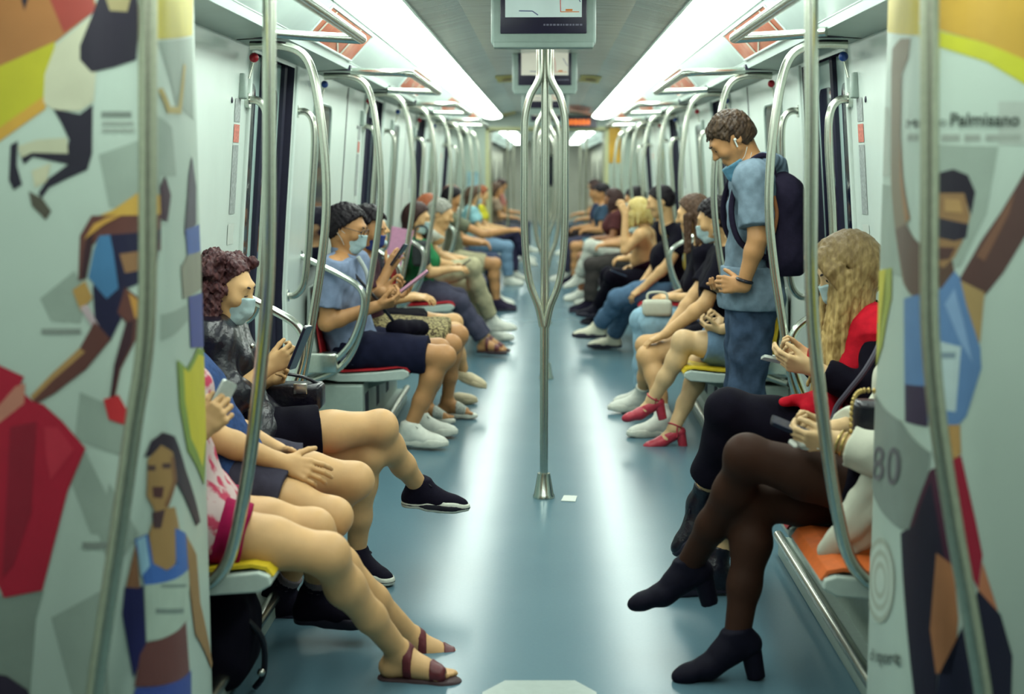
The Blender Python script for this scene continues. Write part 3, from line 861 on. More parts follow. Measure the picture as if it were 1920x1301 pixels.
def bar(x0, y0, x1, y1): return [(x0, y0), (x1, y0), (x1, y1), (x0, y1)]
def ring(cx, cy, rx, ry, n=28, t0=0.0, w=.12):
    o = [(cx + rx*math.cos(2*math.pi*i/n), cy + ry*math.sin(2*math.pi*i/n)) for i in range(n)]
    return o
G1 = (148, 164, 152); G2 = (132, 147, 136); DK = (22, 15, 36); BR = (94, 54, 48); TAN = (176, 150, 84); BLU = (70, 104, 158); RED = (172, 16, 48)
LEFT = [
 (G1, [(185, 290), (262, 262), (300, 330), (300, 400), (205, 388)]), (G1, [(75, 560), (140, 508), (168, 560), (150, 606), (96, 602)]), (G1, [(150, 735), (250, 775), (250, 862), (140, 822)]),
 (G1, [(128, 890), (160, 845), (216, 958), (198, 1000), (170, 1000)]), (G2, [(-10, 1116), (82, 1108), (68, 1160), (56, 1310), (-10, 1310)]), (G1, [(96, 1158), (192, 1106), (205, 1310), (138, 1310)]),
 (G1, [(290, 215), (322, 240), (330, 330), (292, 330)]), (G1, [(300, 590), (350, 570), (352, 600), (300, 640)]), (G1, [(205, 905), (260, 1000), (210, 1080), (185, 1000)]),
 ((188, 176, 70), [(290, -10), (362, -10), (360, 66), (292, 74)]), (G1, [(292, 78), (360, 70), (362, 225), (330, 200)]),
 ((160, 108, 60), [(-10, -10), (176, -10), (182, 18), (104, 80), (-10, 132)]), ((150, 60, 50), [(90, -10), (172, -10), (180, 20), (120, 62)]), ((178, 174, 40), [(-10, 128), (104, 78), (88, 190), (-10, 262)]), ((196, 152, 60), [(-10, 246), (86, 178), (86, 204), (-10, 272)]),
 ((190, 192, 166), [(176, 28), (104, 86), (84, 140), (82, 192), (100, 206), (150, 208), (176, 190), (180, 132), (152, 112)]),
 (DK, [(150, 86), (174, 26), (186, -10), (256, -10), (260, 40), (255, 112), (214, 126), (172, 136), (150, 112)]), ((150, 140, 100), [(196, -10), (246, -10), (238, 22), (206, 20)]), (DK, [(38, -10), (56, -10), (46, 20)]),
 (DK, [(100, 204), (150, 214), (174, 196), (173, 288), (164, 318), (124, 336), (92, 352), (78, 372), (72, 362), (92, 334), (128, 308), (62, 294), (46, 308), (36, 288), (60, 280), (124, 284), (130, 262), (116, 232)]),
 ((184, 186, 158), [(34, 274), (70, 262), (126, 258), (128, 288), (60, 286), (40, 296)]), (DK, [(20, 272), (34, 264), (32, 310), (42, 346), (26, 356), (17, 338)]), ((78, 74, 62), [(54, 358), (80, 372), (97, 396), (86, 412), (60, 386)]), ((190, 190, 160), [(60, 320), (96, 306), (88, 340), (66, 352)]),
 ((120, 132, 124), bar(190, 209, 246, 219)), ((150, 162, 152), bar(192, 228, 250, 234)), ((150, 162, 152), bar(192, 241, 252, 247)), ((130, 140, 132), bar(78, 616, 152, 626)), ((130, 140, 132), bar(155, 1016, 210, 1028)),
 ((196, 158, 70), [(178, 408), (214, 392), (256, 362), (300, 366), (300, 404), (200, 420)]), (BR, [(150, 442), (172, 404), (300, 402), (300, 470), (222, 472), (190, 440), (172, 462), (162, 522), (147, 526)]),
 ((18, 16, 52), [(204, 440), (300, 430), (290, 515), (238, 540), (226, 600), (206, 640), (178, 604), (174, 540)]), ((66, 118, 160), [(186, 442), (206, 440), (212, 470), (222, 540), (200, 560), (166, 520), (176, 470)]), ((140, 104, 70), [(224, 476), (262, 470), (262, 506), (234, 512)]),
 ((178, 140, 76), [(136, 544), (160, 526), (174, 558), (152, 584)]), ((190, 172, 176), [(150, 576), (164, 570), (192, 622), (186, 632)]),
 (BR, [(234, 538), (264, 562), (268, 612), (250, 644), (226, 692), (216, 744), (206, 744), (214, 684), (236, 604), (220, 586)]), ((190, 140, 66), [(240, 548), (262, 566), (266, 600), (252, 596)]), (BR, [(178, 602), (208, 636), (162, 692), (102, 738), (66, 758), (58, 742), (96, 702), (150, 652)]), ((170, 132, 80), [(150, 652), (160, 660), (100, 712), (62, 750), (58, 742), (96, 702)]),
 ((186, 42, 48), [(194, 748), (222, 740), (248, 786), (236, 797), (204, 786)]),
 ((60, 30, 50), [(298, 350), (308, 330), (319, 366), (312, 416), (300, 410)]), ((178, 160, 96), [(294, 168), (302, 164), (318, 200), (332, 200), (342, 120), (347, 122), (338, 214), (312, 212)]),
 ((74, 70, 84), [(352, 330), (358, 292), (366, 350), (366, 420), (344, 440)]), ((72, 96, 160), [(346, 430), (372, 420), (374, 470), (350, 480)]), ((140, 140, 124), [(338, 500), (350, 478), (376, 470), (376, 540), (342, 560)]), ((66, 74, 140), [(352, 556), (378, 548), (380, 650), (356, 652)]),
 (RED, [(-10, 680), (46, 706), (36, 728), (62, 752), (82, 758), (118, 790), (161, 840), (128, 918), (80, 1106), (8, 1120), (-10, 1080)]), ((196, 130, 110), [(-10, 770), (30, 724), (48, 718), (46, 756), (-10, 800)]),
 ((120, 146, 62), [(330, 674), (348, 690), (368, 652), (390, 656), (392, 830), (381, 910), (350, 846), (335, 764)]), ((200, 190, 40), [(342, 690), (352, 698), (370, 664), (390, 668), (391, 820), (378, 876), (356, 822), (345, 752)]),
 ((40, 28, 44), [(270, 856), (282, 826), (302, 810), (326, 818), (346, 880), (374, 978), (366, 986), (338, 920), (326, 900), (300, 850)]), ((160, 126, 78), [(276, 860), (300, 834), (322, 848), (329, 900), (312, 952), (326, 950), (336, 1000), (322, 1072), (286, 1060), (278, 1000), (290, 960), (274, 930)]),
 ((80, 44, 44), [(284, 912), (306, 912), (302, 934), (286, 932)]), ((78, 54, 52), bar(276, 872, 290, 882)), ((78, 54, 52), bar(302, 868, 318, 878)), ((70, 46, 50), [(284, 960), (308, 954), (300, 990), (286, 990)]),
 ((62, 104, 176), [(252, 1010), (276, 1000), (286, 1056), (310, 1070), (328, 1056), (326, 990), (346, 1000), (354, 1066), (270, 1096)]), ((150, 190, 210), [(256, 1012), (272, 1004), (280, 1060), (264, 1080)]), ((170, 188, 172), [(270, 1096), (352, 1066), (353, 1162), (274, 1202)]), ((120, 136, 128), bar(290, 1140, 342, 1150)), ((120, 136, 128), bar(300, 1095, 346, 1101)),
 ((24, 22, 78), [(234, 1100), (268, 1098), (273, 1212), (250, 1270), (229, 1150)]), ((140, 96, 66), [(236, 1100), (254, 1020), (262, 1102)]), ((104, 60, 56), [(274, 1204), (346, 1164), (353, 1262), (252, 1286), (262, 1226)]), ((150, 116, 72), [(346, 1002), (366, 1040), (373, 1130), (402, 1244), (394, 1254), (364, 1190), (353, 1100)]), ((58, 76, 150), [(254, 1288), (356, 1256), (356, 1310), (248, 1310)]),
 ((140, 12, 40), [(20, 800), (70, 790), (60, 960), (26, 1060), (6, 1080)]), ((188, 40, 62), [(84, 800), (110, 800), (140, 842), (96, 900), (88, 860)]), ((52, 24, 34), [(158, 470), (166, 440), (176, 430), (172, 470), (162, 520), (152, 522)]), ((54, 26, 36), [(236, 604), (250, 600), (246, 642), (222, 692), (212, 742), (206, 744), (214, 684)]), ((196, 150, 70), [(176, 420), (200, 408), (230, 402), (196, 420), (170, 440), (158, 450)]), ((128, 90, 60), [(318, 856), (324, 858), (329, 900), (312, 952), (306, 946), (322, 900)]),
 ((40, 26, 50), [(-10, 1262), (14, 1266), (52, 1292), (60, 1310), (-10, 1310)]),
]
DB = (84, 58, 54)
RIGHT = [
 ((196, 176, 70), [(1640, -10), (1724, -10), (1724, 66), (1640, 60)]), ((182, 146, 52), [(1724, -10), (1930, -10), (1930, 116), (1846, 80), (1724, 40)]), ((184, 186, 44), [(1724, 44), (1846, 80), (1930, 116), (1930, 164), (1850, 116), (1724, 70)]),
 ((170, 182, 172), bar(1872, 190, 1930, 272)), (G1, [(1640, 345), (1690, 350), (1700, 430), (1720, 520), (1690, 520), (1640, 500)]), (G1, [(1730, 270), (1872, 275), (1850, 400), (1800, 500), (1730, 500)]),
 ((176, 186, 174), [(1640, 200), (1668, 202), (1668, 330), (1640, 330)]),
 ((150, 160, 150), bar(1702, 252, 1722, 264)), ((150, 160, 150), bar(1765, 252, 1800, 264)), ((150, 160, 150), bar(1808, 252, 1838, 264)), ((150, 160, 150), bar(1848, 252, 1914, 264)),
 ((128, 116, 96), [(1672, 130), (1674, 92), (1690, 72), (1708, 72), (1704, 110), (1692, 140), (1690, 250), (1689, 340), (1701, 420), (1718, 450), (1740, 470), (1740, 580), (1716, 560), (1694, 530), (1680, 440), (1671, 340)]), ((96, 76, 66), [(1680, 430), (1700, 420), (1718, 450), (1740, 470), (1740, 570), (1700, 540)]),
 (DB, [(1798, 524), (1840, 450), (1876, 398), (1906, 348), (1930, 306), (1930, 430), (1882, 510), (1850, 550), (1826, 570)]), ((84, 62, 50), [(1740, 500), (1786, 488), (1792, 520), (1766, 548), (1740, 560)]),
 ((24, 18, 34), [(1740, 330), (1788, 317), (1815, 328), (1829, 360), (1821, 404), (1808, 366), (1740, 366)]), ((140, 108, 72), [(1740, 362), (1808, 362), (1819, 405), (1811, 440), (1790, 482), (1770, 502), (1740, 490)]), ((36, 32, 46), [(1740, 402), (1816, 420), (1812, 446), (1790, 452), (1740, 440)]), ((74, 48, 44), [(1740, 462), (1792, 464), (1780, 486), (1740, 490)]),
 ((166, 140, 92), [(1798, 524), (1846, 548), (1838, 640), (1828, 652), (1810, 572)]), ((92, 128, 172), [(1696, 560), (1740, 550), (1766, 540), (1790, 508), (1800, 520), (1812, 572), (1838, 652), (1840, 690), (1812, 780), (1788, 806), (1740, 790), (1698, 790)]), ((176, 196, 196), [(1750, 636), (1802, 650), (1792, 772), (1750, 764)]), ((120, 140, 150), bar(1760, 660, 1792, 672)),
 ((52, 40, 66), [(1698, 720), (1740, 724), (1740, 800), (1698, 790)]), ((178, 140, 84), [(1756, 796), (1800, 796), (1802, 850), (1782, 868), (1756, 850)]),
 ((70, 26, 48), [(1700, 960), (1746, 880), (1784, 862), (1822, 1060), (1790, 1110), (1730, 1090), (1696, 1040)]), ((150, 26, 50), [(1784, 862), (1802, 854), (1830, 980), (1842, 1040), (1834, 1104), (1812, 1060)]), ((188, 120, 86), [(1842, 1054), (1874, 1156), (1858, 1152), (1834, 1106)]),
 ((26, 16, 38), [(1690, 1000), (1714, 986), (1746, 900), (1772, 1050), (1756, 1310), (1716, 1310)]), ((168, 112, 74), [(1756, 1036), (1788, 1060), (1797, 1160), (1788, 1262), (1755, 1262), (1744, 1180)]), ((22, 18, 44), [(1834, 1106), (1876, 1152), (1898, 1230), (1896, 1310), (1756, 1310), (1760, 1265), (1788, 1262), (1802, 1180)]),
 ((120, 84, 66), [(1830, 480), (1872, 410), (1904, 356), (1892, 400), (1846, 490)]), ((128, 160, 196), [(1772, 570), (1790, 540), (1806, 600), (1824, 680), (1800, 640)]), ((168, 134, 86), [(1772, 372), (1800, 374), (1806, 400), (1772, 396)]), ((150, 112, 76), [(1690, 250), (1694, 330), (1708, 410), (1700, 420), (1689, 340)]),
 ((126, 139, 131), [(1625, 738), (1692, 790), (1746, 848), (1741, 890), (1706, 992), (1690, 992), (1640, 930), (1625, 912)]),
 ((196, 188, 52), [(1637, 508), (1674, 502), (1673, 560), (1656, 650), (1641, 692), (1635, 640)]), ((150, 160, 60), [(1662, 504), (1674, 502), (1673, 560), (1656, 650), (1641, 692), (1650, 640), (1662, 560)]),
]
for i, f in enumerate((1.0, .86, .72, .58, .44, .3)):
    RIGHT.append(((166, 176, 160) if i % 2 == 0 else (192, 206, 194), ring(1652, 1088 , 27*f, 80*f)))
poster(-1, LEFT, [], 'tall white advert screen printed with runners and a red cloth, left foreground')
poster(1, RIGHT, [('Palmisano', (1783, 235), (1910, 212), (54, 64, 56)), ('M', (1703, 240), (1722, 224), (70, 80, 72)), ('o', (1764, 236), (1776, 218), (70, 80, 72)), ('8', (1640, 900), (1660, 828), (92, 90, 96)), ('0', (1666, 908), (1690, 836), (92, 90, 96)), ('di', (1634, 1238), (1643, 1212), (84, 96, 88)), ('sport', (1647, 1240), (1692, 1215), (84, 96, 88))],
       'tall white advert screen printed with an athlete raising both arms, right foreground')
# ------------------------------------------------------------------ people
SK = {k: mat('skin_' + k, srgb(*c), .5, var=.07, scale=14, bump=.03, bscale=300, spec=.35) for k, c in
      dict(light=(216, 172, 120), pale=(222, 186, 138), tan=(190, 140, 92), brown=(150, 102, 70)).items()}
EYE = mat('dark_eye', srgb(36, 26, 30), .2); BROW = mat('brow_hair', srgb(44, 32, 34), .7)
MASKB = mat('mask_light_blue', srgb(182, 208, 210), .7, var=.04, scale=60); MASKD = mat('mask_royal_blue', srgb(44, 62, 130), .7); MASKW = mat('mask_ear_loop', srgb(215, 225, 220), .6)
def cloth(name, rgb, var=.10, scale=30, bump=.12, rough=.85, **k): return mat(name, srgb(*rgb), rough, var=var, scale=scale, bump=bump, bscale=260, spec=.12, **k)
def hairm(name, rgb, rgb2=None): return mat(name, srgb(*rgb), .5, var=.25, scale=70, stretch=(1, 1, .12), bump=.25, bscale=160, spec=.22, col2=srgb(*rgb2) if rgb2 else None)
def ombre(m, lo, hi, dark):
    """dark roots above height hi running into the light ends below lo"""
    nt = m.node_tree; N = nt.nodes; L = nt.links; b = N['Principled BSDF']
    src = b.inputs['Base Color'].links[0].from_socket
    tc = N.new('ShaderNodeTexCoord'); sp = N.new('ShaderNodeSeparateXYZ'); L.new(tc.outputs['Object'], sp.inputs[0])
    mr = N.new('ShaderNodeMapRange'); mr.inputs['From Min'].default_value = lo; mr.inputs['From Max'].default_value = hi; L.new(sp.outputs['Z'], mr.inputs['Value'])
    mx = N.new('ShaderNodeMix'); mx.data_type = 'RGBA'; L.new(mr.outputs['Result'], mx.inputs['Factor']); L.new(src, mx.inputs[6]); mx.inputs[7].default_value = (*srgb(*dark), 1)
    L.new(mx.outputs[2], b.inputs['Base Color']); return m
SOLEW = mat('shoe_sole_white', srgb(214, 218, 204), .6); SOLED = mat('shoe_sole_dark', srgb(30, 26, 46), .6)

def lerp(a, b, t): return np.asarray(a)*(1-t) + np.asarray(b)*t
def ik(a, c, l1, l2, hint):
    """middle joint between a and c, bending towards hint"""
    a, c = V(*a), V(*c); d = c - a; L = min(np.linalg.norm(d), (l1 + l2)*.999); dn = unit(d)
    x = (l1*l1 - l2*l2 + L*L) / (2*L); h = math.sqrt(max(l1*l1 - x*x, 0))
    hn = V(*hint) - dn*np.dot(hint, dn)
    return a + dn*x + unit(hn)*h

class Person:
    def __init__(p, label, J, skin='light', fem=False, size=1.0, vox=.0065, f=None, u=None, group=None, face=True, wide=1.0, name='person', headsize=1.0):
        p.J = {k: V(*v) for k, v in J.items()}; p.fem = fem; p.s = size; p.vox = vox; p.skin = SK[skin]; p.wide = wide; p.hs = headsize * (.95 if fem else 1.0)
        J = p.J
        lo = min(v[2] for v in J.values())
        p.base = (float(J['pelvis'][0]), float(J['pelvis'][1]), 0.0)
        p.root = empty(name, p.base, label, 'person', group)
        p.rv = unit(J['shR'] - J['shL']); p.uv = unit(J['neck'] - J['pelvis']); p.bf = unit(np.cross(p.uv, p.rv))
        p.f = unit(f if f is not None else p.bf); u0 = V(*u) if u is not None else V(0, 0, 1)
        p.hr = unit(np.cross(p.f, u0)); p.u = np.cross(p.hr, p.f)
        p.B = Blob(); p.extra = []; p.face = face
        p.feet = {'R': 'shoe', 'L': 'shoe'}
    def ar(p): return (.9 if p.fem else 1.0) * p.s
    # ---- shared shapes, inflated by g for clothes
    def torso(p, B, g=0.0, low=True, up=True, k=.05):
        J = p.J; s = p.s * p.wide; bf = p.bf; rv = p.rv
        wa = lerp(J['pelvis'], J['chest'], .5)
        if low:
            B.cone(J['hipL'], J['hipR'], .098*s + g, .098*s + g, k)
            B.cone(J['pelvis'] + p.uv*.02, wa, .118*s + g, (.098 if p.fem else .112)*s + g, k, (bf, .86))
        if up:
            B.cone(wa, J['chest'], (.1 if p.fem else .114)*s + g, .118*s + g, k, (bf, .84))
            c = J['chest']; q = .07*s
            B.cone(c - rv*q + p.uv*.03, c + rv*q + p.uv*.03, .098*s + g, .098*s + g, k, (bf, .9))
            B.cone(lerp(J['shL'], J['shR'], .12), lerp(J['shL'], J['shR'], .88), .055*s + g, .055*s + g, k)
            for sd in 'LR': B.cone(lerp(c, J['sh'+sd], .2), J['sh'+sd], .085*s + g, .05*s + g, k)
            for sd in 'LR': B.cone(J['neck'] - p.uv*.005, lerp(J['neck'], J['sh'+sd], .8), .045*s + g, .045*s + g, .03)
            if p.fem:
                for q in (-1, 1): B.ball(c + bf*.075*s + rv*q*.07*s - p.uv*.0, .06*s + g, .04)
    def arm(p, B, sd, t=2.0, g=0.0, hem=True, ge=0.0, t0=0.0):
        """upper arm 0..1, forearm 1..2, stopping at t"""
        J = p.J; a = p.ar(); S, E, W = J['sh'+sd], J['el'+sd], J['wr'+sd]
        r0, r1, r2 = .051*a + g, .041*a + g, .028*a + g + ge
        if t <= 1:
            e = lerp(S, E, t); d = unit(E - S)
            B.cone(S, e, r0, r0 + (r1-r0)*t + ge, .02, cuts=((e, d),) if hem else ())
        else:
            B.cone(S, E, r0, r1, .02)
            e = lerp(E, W, t-1); d = unit(W - E)
            m = lerp(E, W, .25)
            if t - 1 > .25:
                B.cone(E, m, r1, .042*a + g, .02); B.cone(m, e, .042*a + g, .042*a + g + (r2 - .042*a - g)*(t-1.25)/.75, .02, cuts=((e, d),) if hem else ())
            else: B.cone(E, e, r1, r1, .02, cuts=((e, d),) if hem else ())
    def leg(p, B, sd, t=2.0, g=0.0, hem=True, ge=0.0, k=.03):
        J = p.J; s = p.s * (1.0 if not p.fem else .98); Hp, K, A = J['hip'+sd], J['kn'+sd], J['an'+sd]
        r0, r1, r2 = .088*s + g, .057*s + g, .036*s + g + ge
        if t <= 1:
            e = lerp(Hp, K, t); B.cone(Hp, e, r0, r0 + (r1-r0)*t + ge, k, cuts=((e, unit(K-Hp)),) if hem else ())
        else:
            B.cone(Hp, lerp(Hp, K, .6), r0, .072*s + g, k); B.cone(lerp(Hp, K, .6), K, .072*s + g, r1, k)
            d = unit(A - K); bk = -unit(unit(K - Hp) - d*np.dot(unit(K - Hp), d)); e = lerp(K, A, t-1)
            kc = K - bk*.008; B.ball(kc, .056*s + g, .03)
            c1 = lerp(K, A, .3) + bk*.014*s; c2 = lerp(K, A, .62) + bk*.006
            cu = ((e, d),) if hem else ()
            B.cone(K, c1, .053*s + g, .056*s + g, k, cuts=cu); B.cone(c1, c2, .056*s + g, .044*s + g + ge*.5, k, cuts=cu); B.cone(c2, A, .044*s + g + ge*.5, r2, k, cuts=cu)
    def head(p, B):
        c = p.J['head']; f, u, r = p.f, p.u, p.hr; h = p.hs
        fr = (r, f, u)
        q = lambda a, b, d: c + (r*a + f*b + u*d)*h
        B.ball(q(0, -.012, .025), (.077*h, .098*h, .09*h), .02, fr)
        B.cone(q(0, .03, .0), q(0, .048, -.07), .064*h, .042*h, .03)
        B.ball(q(0, .066, -.098), .02*h, .03)
        for sg in (-1, 1): B.cone(q(sg*.05, .01, -.045), q(sg*.022, .06, -.088), .026*h, .018*h, .03)
        B.cone(q(-.034, .082, .032), q(.034, .082, .032), .014*h, .014*h, .02)
        for sg in (-1, 1): B.ball(q(sg*.045, .07, -.02), .022*h, .03)                 # cheeks
        if p.face:
            for sg in (-1, 1): B.ball(q(sg*.033, .106, .012), .015*h, .012, sub=True)
            for sg in (-1, 1): B.ball(q(sg*.033, .083, .011), .0125*h, .006)
            B.cone(q(0, .092, .018), q(0, .112, -.018), .008*h, .0125*h, .012)
            for sg in (-1, 1): B.ball(q(sg*.011, .1, -.022), .008*h, .008)
            B.cone(q(-.018, .09, -.052), q(.018, .09, -.052), .0075*h, .0075*h, .008); B.cone(q(-.015, .089, -.063), q(.015, .089, -.063), .0085*h, .0085*h, .006)
        for sg in (-1, 1):
            B.ball(q(sg*.079, -.014, -.002), (.010*h, .019*h, .032*h), .008, fr)
            if p.face: B.ball(q(sg*.09, -.008, .002), (.008*h, .010*h, .017*h), .004, fr, sub=True)
        nb = p.J['neck']
        rn = (.046 if p.fem else .056)*p.s
        B.cone(nb - p.uv*.03, q(0, -.025, -.05), rn*1.08, rn, .025)
    def hand(p, sd, d, n, curl=(.5, .5, .5, .5), thumb=(.55, .75, .25), tcurl=.3, vox=None, flat=0.0, spread=.06):
        """five-fingered hand: d along the fingers, n out of the palm"""
        W = p.J['wr'+sd]; d = unit(d); n = unit(V(*n) - d*np.dot(n, d)); l = np.cross(d, n) if sd == 'R' else np.cross(n, d)
        h = p.ar() * 1.0; B = Blob(); E = p.J['el'+sd]
        m = lerp(E, W, .55)
        a = p.ar(); B.cone(m, W, (.042 + (.028-.042)*.4)*a, .028*a, .02)
        B.cone(W - d*.01, W + d*.03*h, .026*h, .024*h, .02, (n, .72))
        offs = (.031, .0105, -.0105, -.031); kl = (.088, .092, .088, .08); fl = ((.042, .026, .021), (.047, .030, .022), (.044, .028, .021), (.034, .021, .019)); fr_ = (.0092, .0094, .0090, .0078)
        for i in range(4):
            kn = W + (d*kl[i] + l*offs[i])*h
            B.cone(W + (d*.02 + l*offs[i]*.55)*h, kn, .0135*h, .0112*h, .012)
        B.cone(W + (d*.045 + l*.02 + n*.004)*h, W + (d*.05 - l*.022 + n*.004)*h, .0135*h, .0135*h, .012)
        for i in range(4):
            pos = W + (d*kl[i] + l*offs[i])*h
            ang = 0.0; dd = unit(d + l*spread*(1.5 - i)*.8); tot = curl[i]
            for j in range(3):
                ang += tot * (.8, 1.1, .7)[j]
                dr = unit(dd*math.cos(ang) + n*math.sin(ang)); nx = pos + dr*fl[i][j]*h
                B.cone(pos, nx, fr_[i]*(1, .95, .88)[j]*h, fr_[i]*(.95, .88, .78)[j]*h, .004)
                pos = nx
        tb = W + (d*.028 + l*.024 + n*.006)*h; td = unit(d*thumb[0] + l*thumb[1] + n*thumb[2])
        t2 = tb + td*.038*h; td2 = unit(td + d*tcurl + n*tcurl*.3); t3 = t2 + td2*.032*h; td3 = unit(td2 + d*tcurl*.6 - l*tcurl*.3); t4 = t3 + td3*.024*h
        B.cone(tb, t2, .0165*h, .0115*h, .01); B.cone(t2, t3, .0108*h, .0098*h, .004); B.cone(t3, t4, .0096*h, .008*h, .004)
        p.extra.append(B.mesh(vox or max(.0034, p.vox*.55)))
        return W + (d*.09 + n*.03)*h
    def foot(p, B, sd, f2, n2, g=0.0, toes=True, k=.02, L=1.0):
        A = p.J['an'+sd]; f2 = unit(f2); n2 = unit(V(*n2) - f2*np.dot(n2, f2)); l = np.cross(f2, n2); s = p.s * L * (.92 if p.fem else 1.0)
        hz = -.062*s
        Q = lambda a, b, c: A + (f2*a + l*b)*s + n2*(hz + c*s)
        cu = ((Q(0, 0, -.022 - g/s), -n2),)
        B.cone(A, Q(-.03, 0, .012), .036*s + g, .034*s + g, k, cuts=cu)
        B.cone(A, Q(.07, .004, .022), .038*s + g, .034*s + g, k, cuts=cu)
        B.cone(Q(-.03, 0, .008), Q(.08, -.01, .006), .031*s + g, .032*s + g, k, cuts=cu)
        B.cone(Q(.06, .008, .018), Q(.135, .016, .002), .034*s + g, .026*s + g, k, cuts=cu)
        B.cone(Q(.06, -.014, .01), Q(.125, -.02, -.002), .03*s + g, .022*s + g, k, cuts=cu)
        if toes:
            sg = 1 if sd == 'L' else -1     # big toe on the inner side
            for i in range(5):
                o = sg*(.032 - .0165*i) + .0; r = (.0135, .0105, .0100, .0095, .0088)[i]; ln = (.05, .048, .043, .036, .028)[i]
                b0 = Q(.135 - .006*i, o, -.004); B.cone(b0, Q(.135 - .006*i + ln*.9, o*1.08, -.010), r*s + g, r*.9*s + g, .005, cuts=cu)
    # ---- finishing
    def body(p, arms='LR', legs='LR', hide_feet=True):
        B = p.B
        p.torso(B, 0, k=.06); p.head(B)
        for sd in arms: p.arm(B, sd, hem=False)
        for sd in legs: p.leg(B, sd, hem=False)
        return B
    def finish(p):
        o = mesh_obj('body', [p.B.mesh(p.vox)] + p.extra, p.skin, p.root, p.base); return o
    def part(p, name, B, m, vox=None, parent=None):
        ms = B.mesh(vox or p.vox)
        if len(ms[0]) == 0: return None
        return mesh_obj(name, [ms], m, parent or p.root, p.base)
    def eyes(p, brow=BROW, closed=False):
        c = p.J['head']; f, u, r = p.f, p.u, p.hr; h = p.hs
        for sg in (-1, 1):
            if not closed:
                b = MB(); b.sphere(c + (r*sg*.033 + f*.0872 + u*.009)*h, .0095*h, 0, 10, 8); b.build('eye', EYE, p.root, True, base=p.base)
            b = MB(); b.tube([c + (r*sg*(.016 + .011*i) + f*(.1005 - .0026*i*i) + u*(.033 + (.003 if 0 < i < 3 else 0)))*h for i in range(4)], [.003*h, .0042*h, .004*h, .002*h], 8); b.build('eyebrow', brow, p.root, True, base=p.base)
            if closed: b = MB(); b.tube([c + (r*sg*(.018 + .0095*i) + f*(.0985 - .0024*i*i) + u*(.004 - (.003 if 0 < i < 3 else 0)))*h for i in range(4)], [.0014*h, .0022*h, .0022*h, .0014*h], 8); b.build('eyelash', brow, p.root, True, base=p.base)
    def mask(p, m=MASKB, low=0.0, valve=False, loops=True):
        c = p.J['head'] - p.u*low*p.hs; f, u, r = p.f, p.u, p.hr; h = p.hs; q = lambda a, b, d: c + (r*a + f*b + u*d)*h
        B = Blob(); B.cone(q(0, .045, -.012), q(0, .055, -.078), .069*h, .05*h, .02); B.cone(q(0, .098, -.012), q(0, .108, -.055), .017*h, .02*h, .04); B.ball(q(0, .068, -.1), .025*h, .03)
        B.cut(q(0, .03, 0), -f); B.cut(q(0, .1, -.004), u*.96 - f*.1); B.cut(q(0, .07, -.116), -u); B.noise = (.0012, 160, 1)
        o = p.part('mask', B, m, min(p.vox, .005))
        if loops and p.vox < .009:
            for sg in (-1, 1):
                for dz in (-.02, -.08):
                    b = MB(); b.tube(bez([q(sg*.066, .034, dz), q(sg*.078, .01, dz*.6), q(sg*.086, -.022, .012 if dz > -.05 else -.02)], 4), .0012, 6); b.build('ear_loop', MASKW, o, True, base=p.base)
        if valve:
            b = MB(); e = q(-.03, .12, -.05) if valve == 'R' else q(.03, .12, -.05); b.sphere(e, .017, 0, 14, 10); b.build('valve', mat('mask_valve', srgb(190, 215, 215), .4), o, True, base=p.base)
    # ---- hair
    def hair_short(p, m, g=.014, line=.055, back=-.03, noise=(.004, 90), top=.0, side=-.02):
        c = p.J['head']; f, u, r = p.f, p.u, p.hr; h = p.hs; q = lambda a, b, d: c + (r*a + f*b + u*d)*h; fr = (r, f, u)
        B = Blob(); B.ball(q(0, -.014, .028), (.077*h + g, .098*h + g, .09*h + g + top), .02, fr)
        B.ball(q(0, -.05, -.01), (.066*h + g*.7, .06*h + g*.6, .07*h), .03, fr)
        B.cut(q(0, line, .06), f*.82 - u*.57)                 # hairline over the forehead
        B.cut(q(0, .0, side), unit(f*.62 - u*.78)); B.cut(q(0, -.05, back - .03), -u)
        for sg in (-1, 1): B.ball(q(sg*.088, .0, -.015), (.022*h, .03*h, .036*h), .004, fr, sub=True)
        B.noise = (*noise, 2.0)
        if p.vox < .0075:
            rnd = random.Random(11); n_ = 0; cuts = B.cuts; B.cuts = []; B.p = [(z[0], z[1], z[2], z[3], z[4], z[5], z[6], tuple(z[7]) + (tuple(cuts) if not z[8] else ()), z[8]) for z in B.p]
            while n_ < 330:
                d = V(rnd.gauss(0, 1), rnd.gauss(0, 1), rnd.gauss(0, 1)); d /= np.linalg.norm(d)
                P = q(0, -.014, .028) + r*d[0]*(.077*h + g*.8) + f*d[1]*(.098*h + g*.8) + u*d[2]*(.09*h + g*.8 + top)
                if any(np.dot(P - cp, cn) > (.004 if d[2] > .2 else -.008) for cp, cn in cuts): continue
                n_ += 1; out = unit(r*d[0] + f*d[1] + u*d[2]); tg = (f*(.7 if d[2] > .3 else .1) - u*(.2 if d[2] > .3 else .9) + r*rnd.uniform(-.4, .4)); tg = unit(tg - out*np.dot(tg, out))
                B.cone(P - tg*.012, P + tg*rnd.uniform(.010, .022) + out*rnd.uniform(0, .005), .0062, .003, .003)
            return p.part('hair', B, m, .0038)
        return p.part('hair', B, m, min(p.vox, .006))
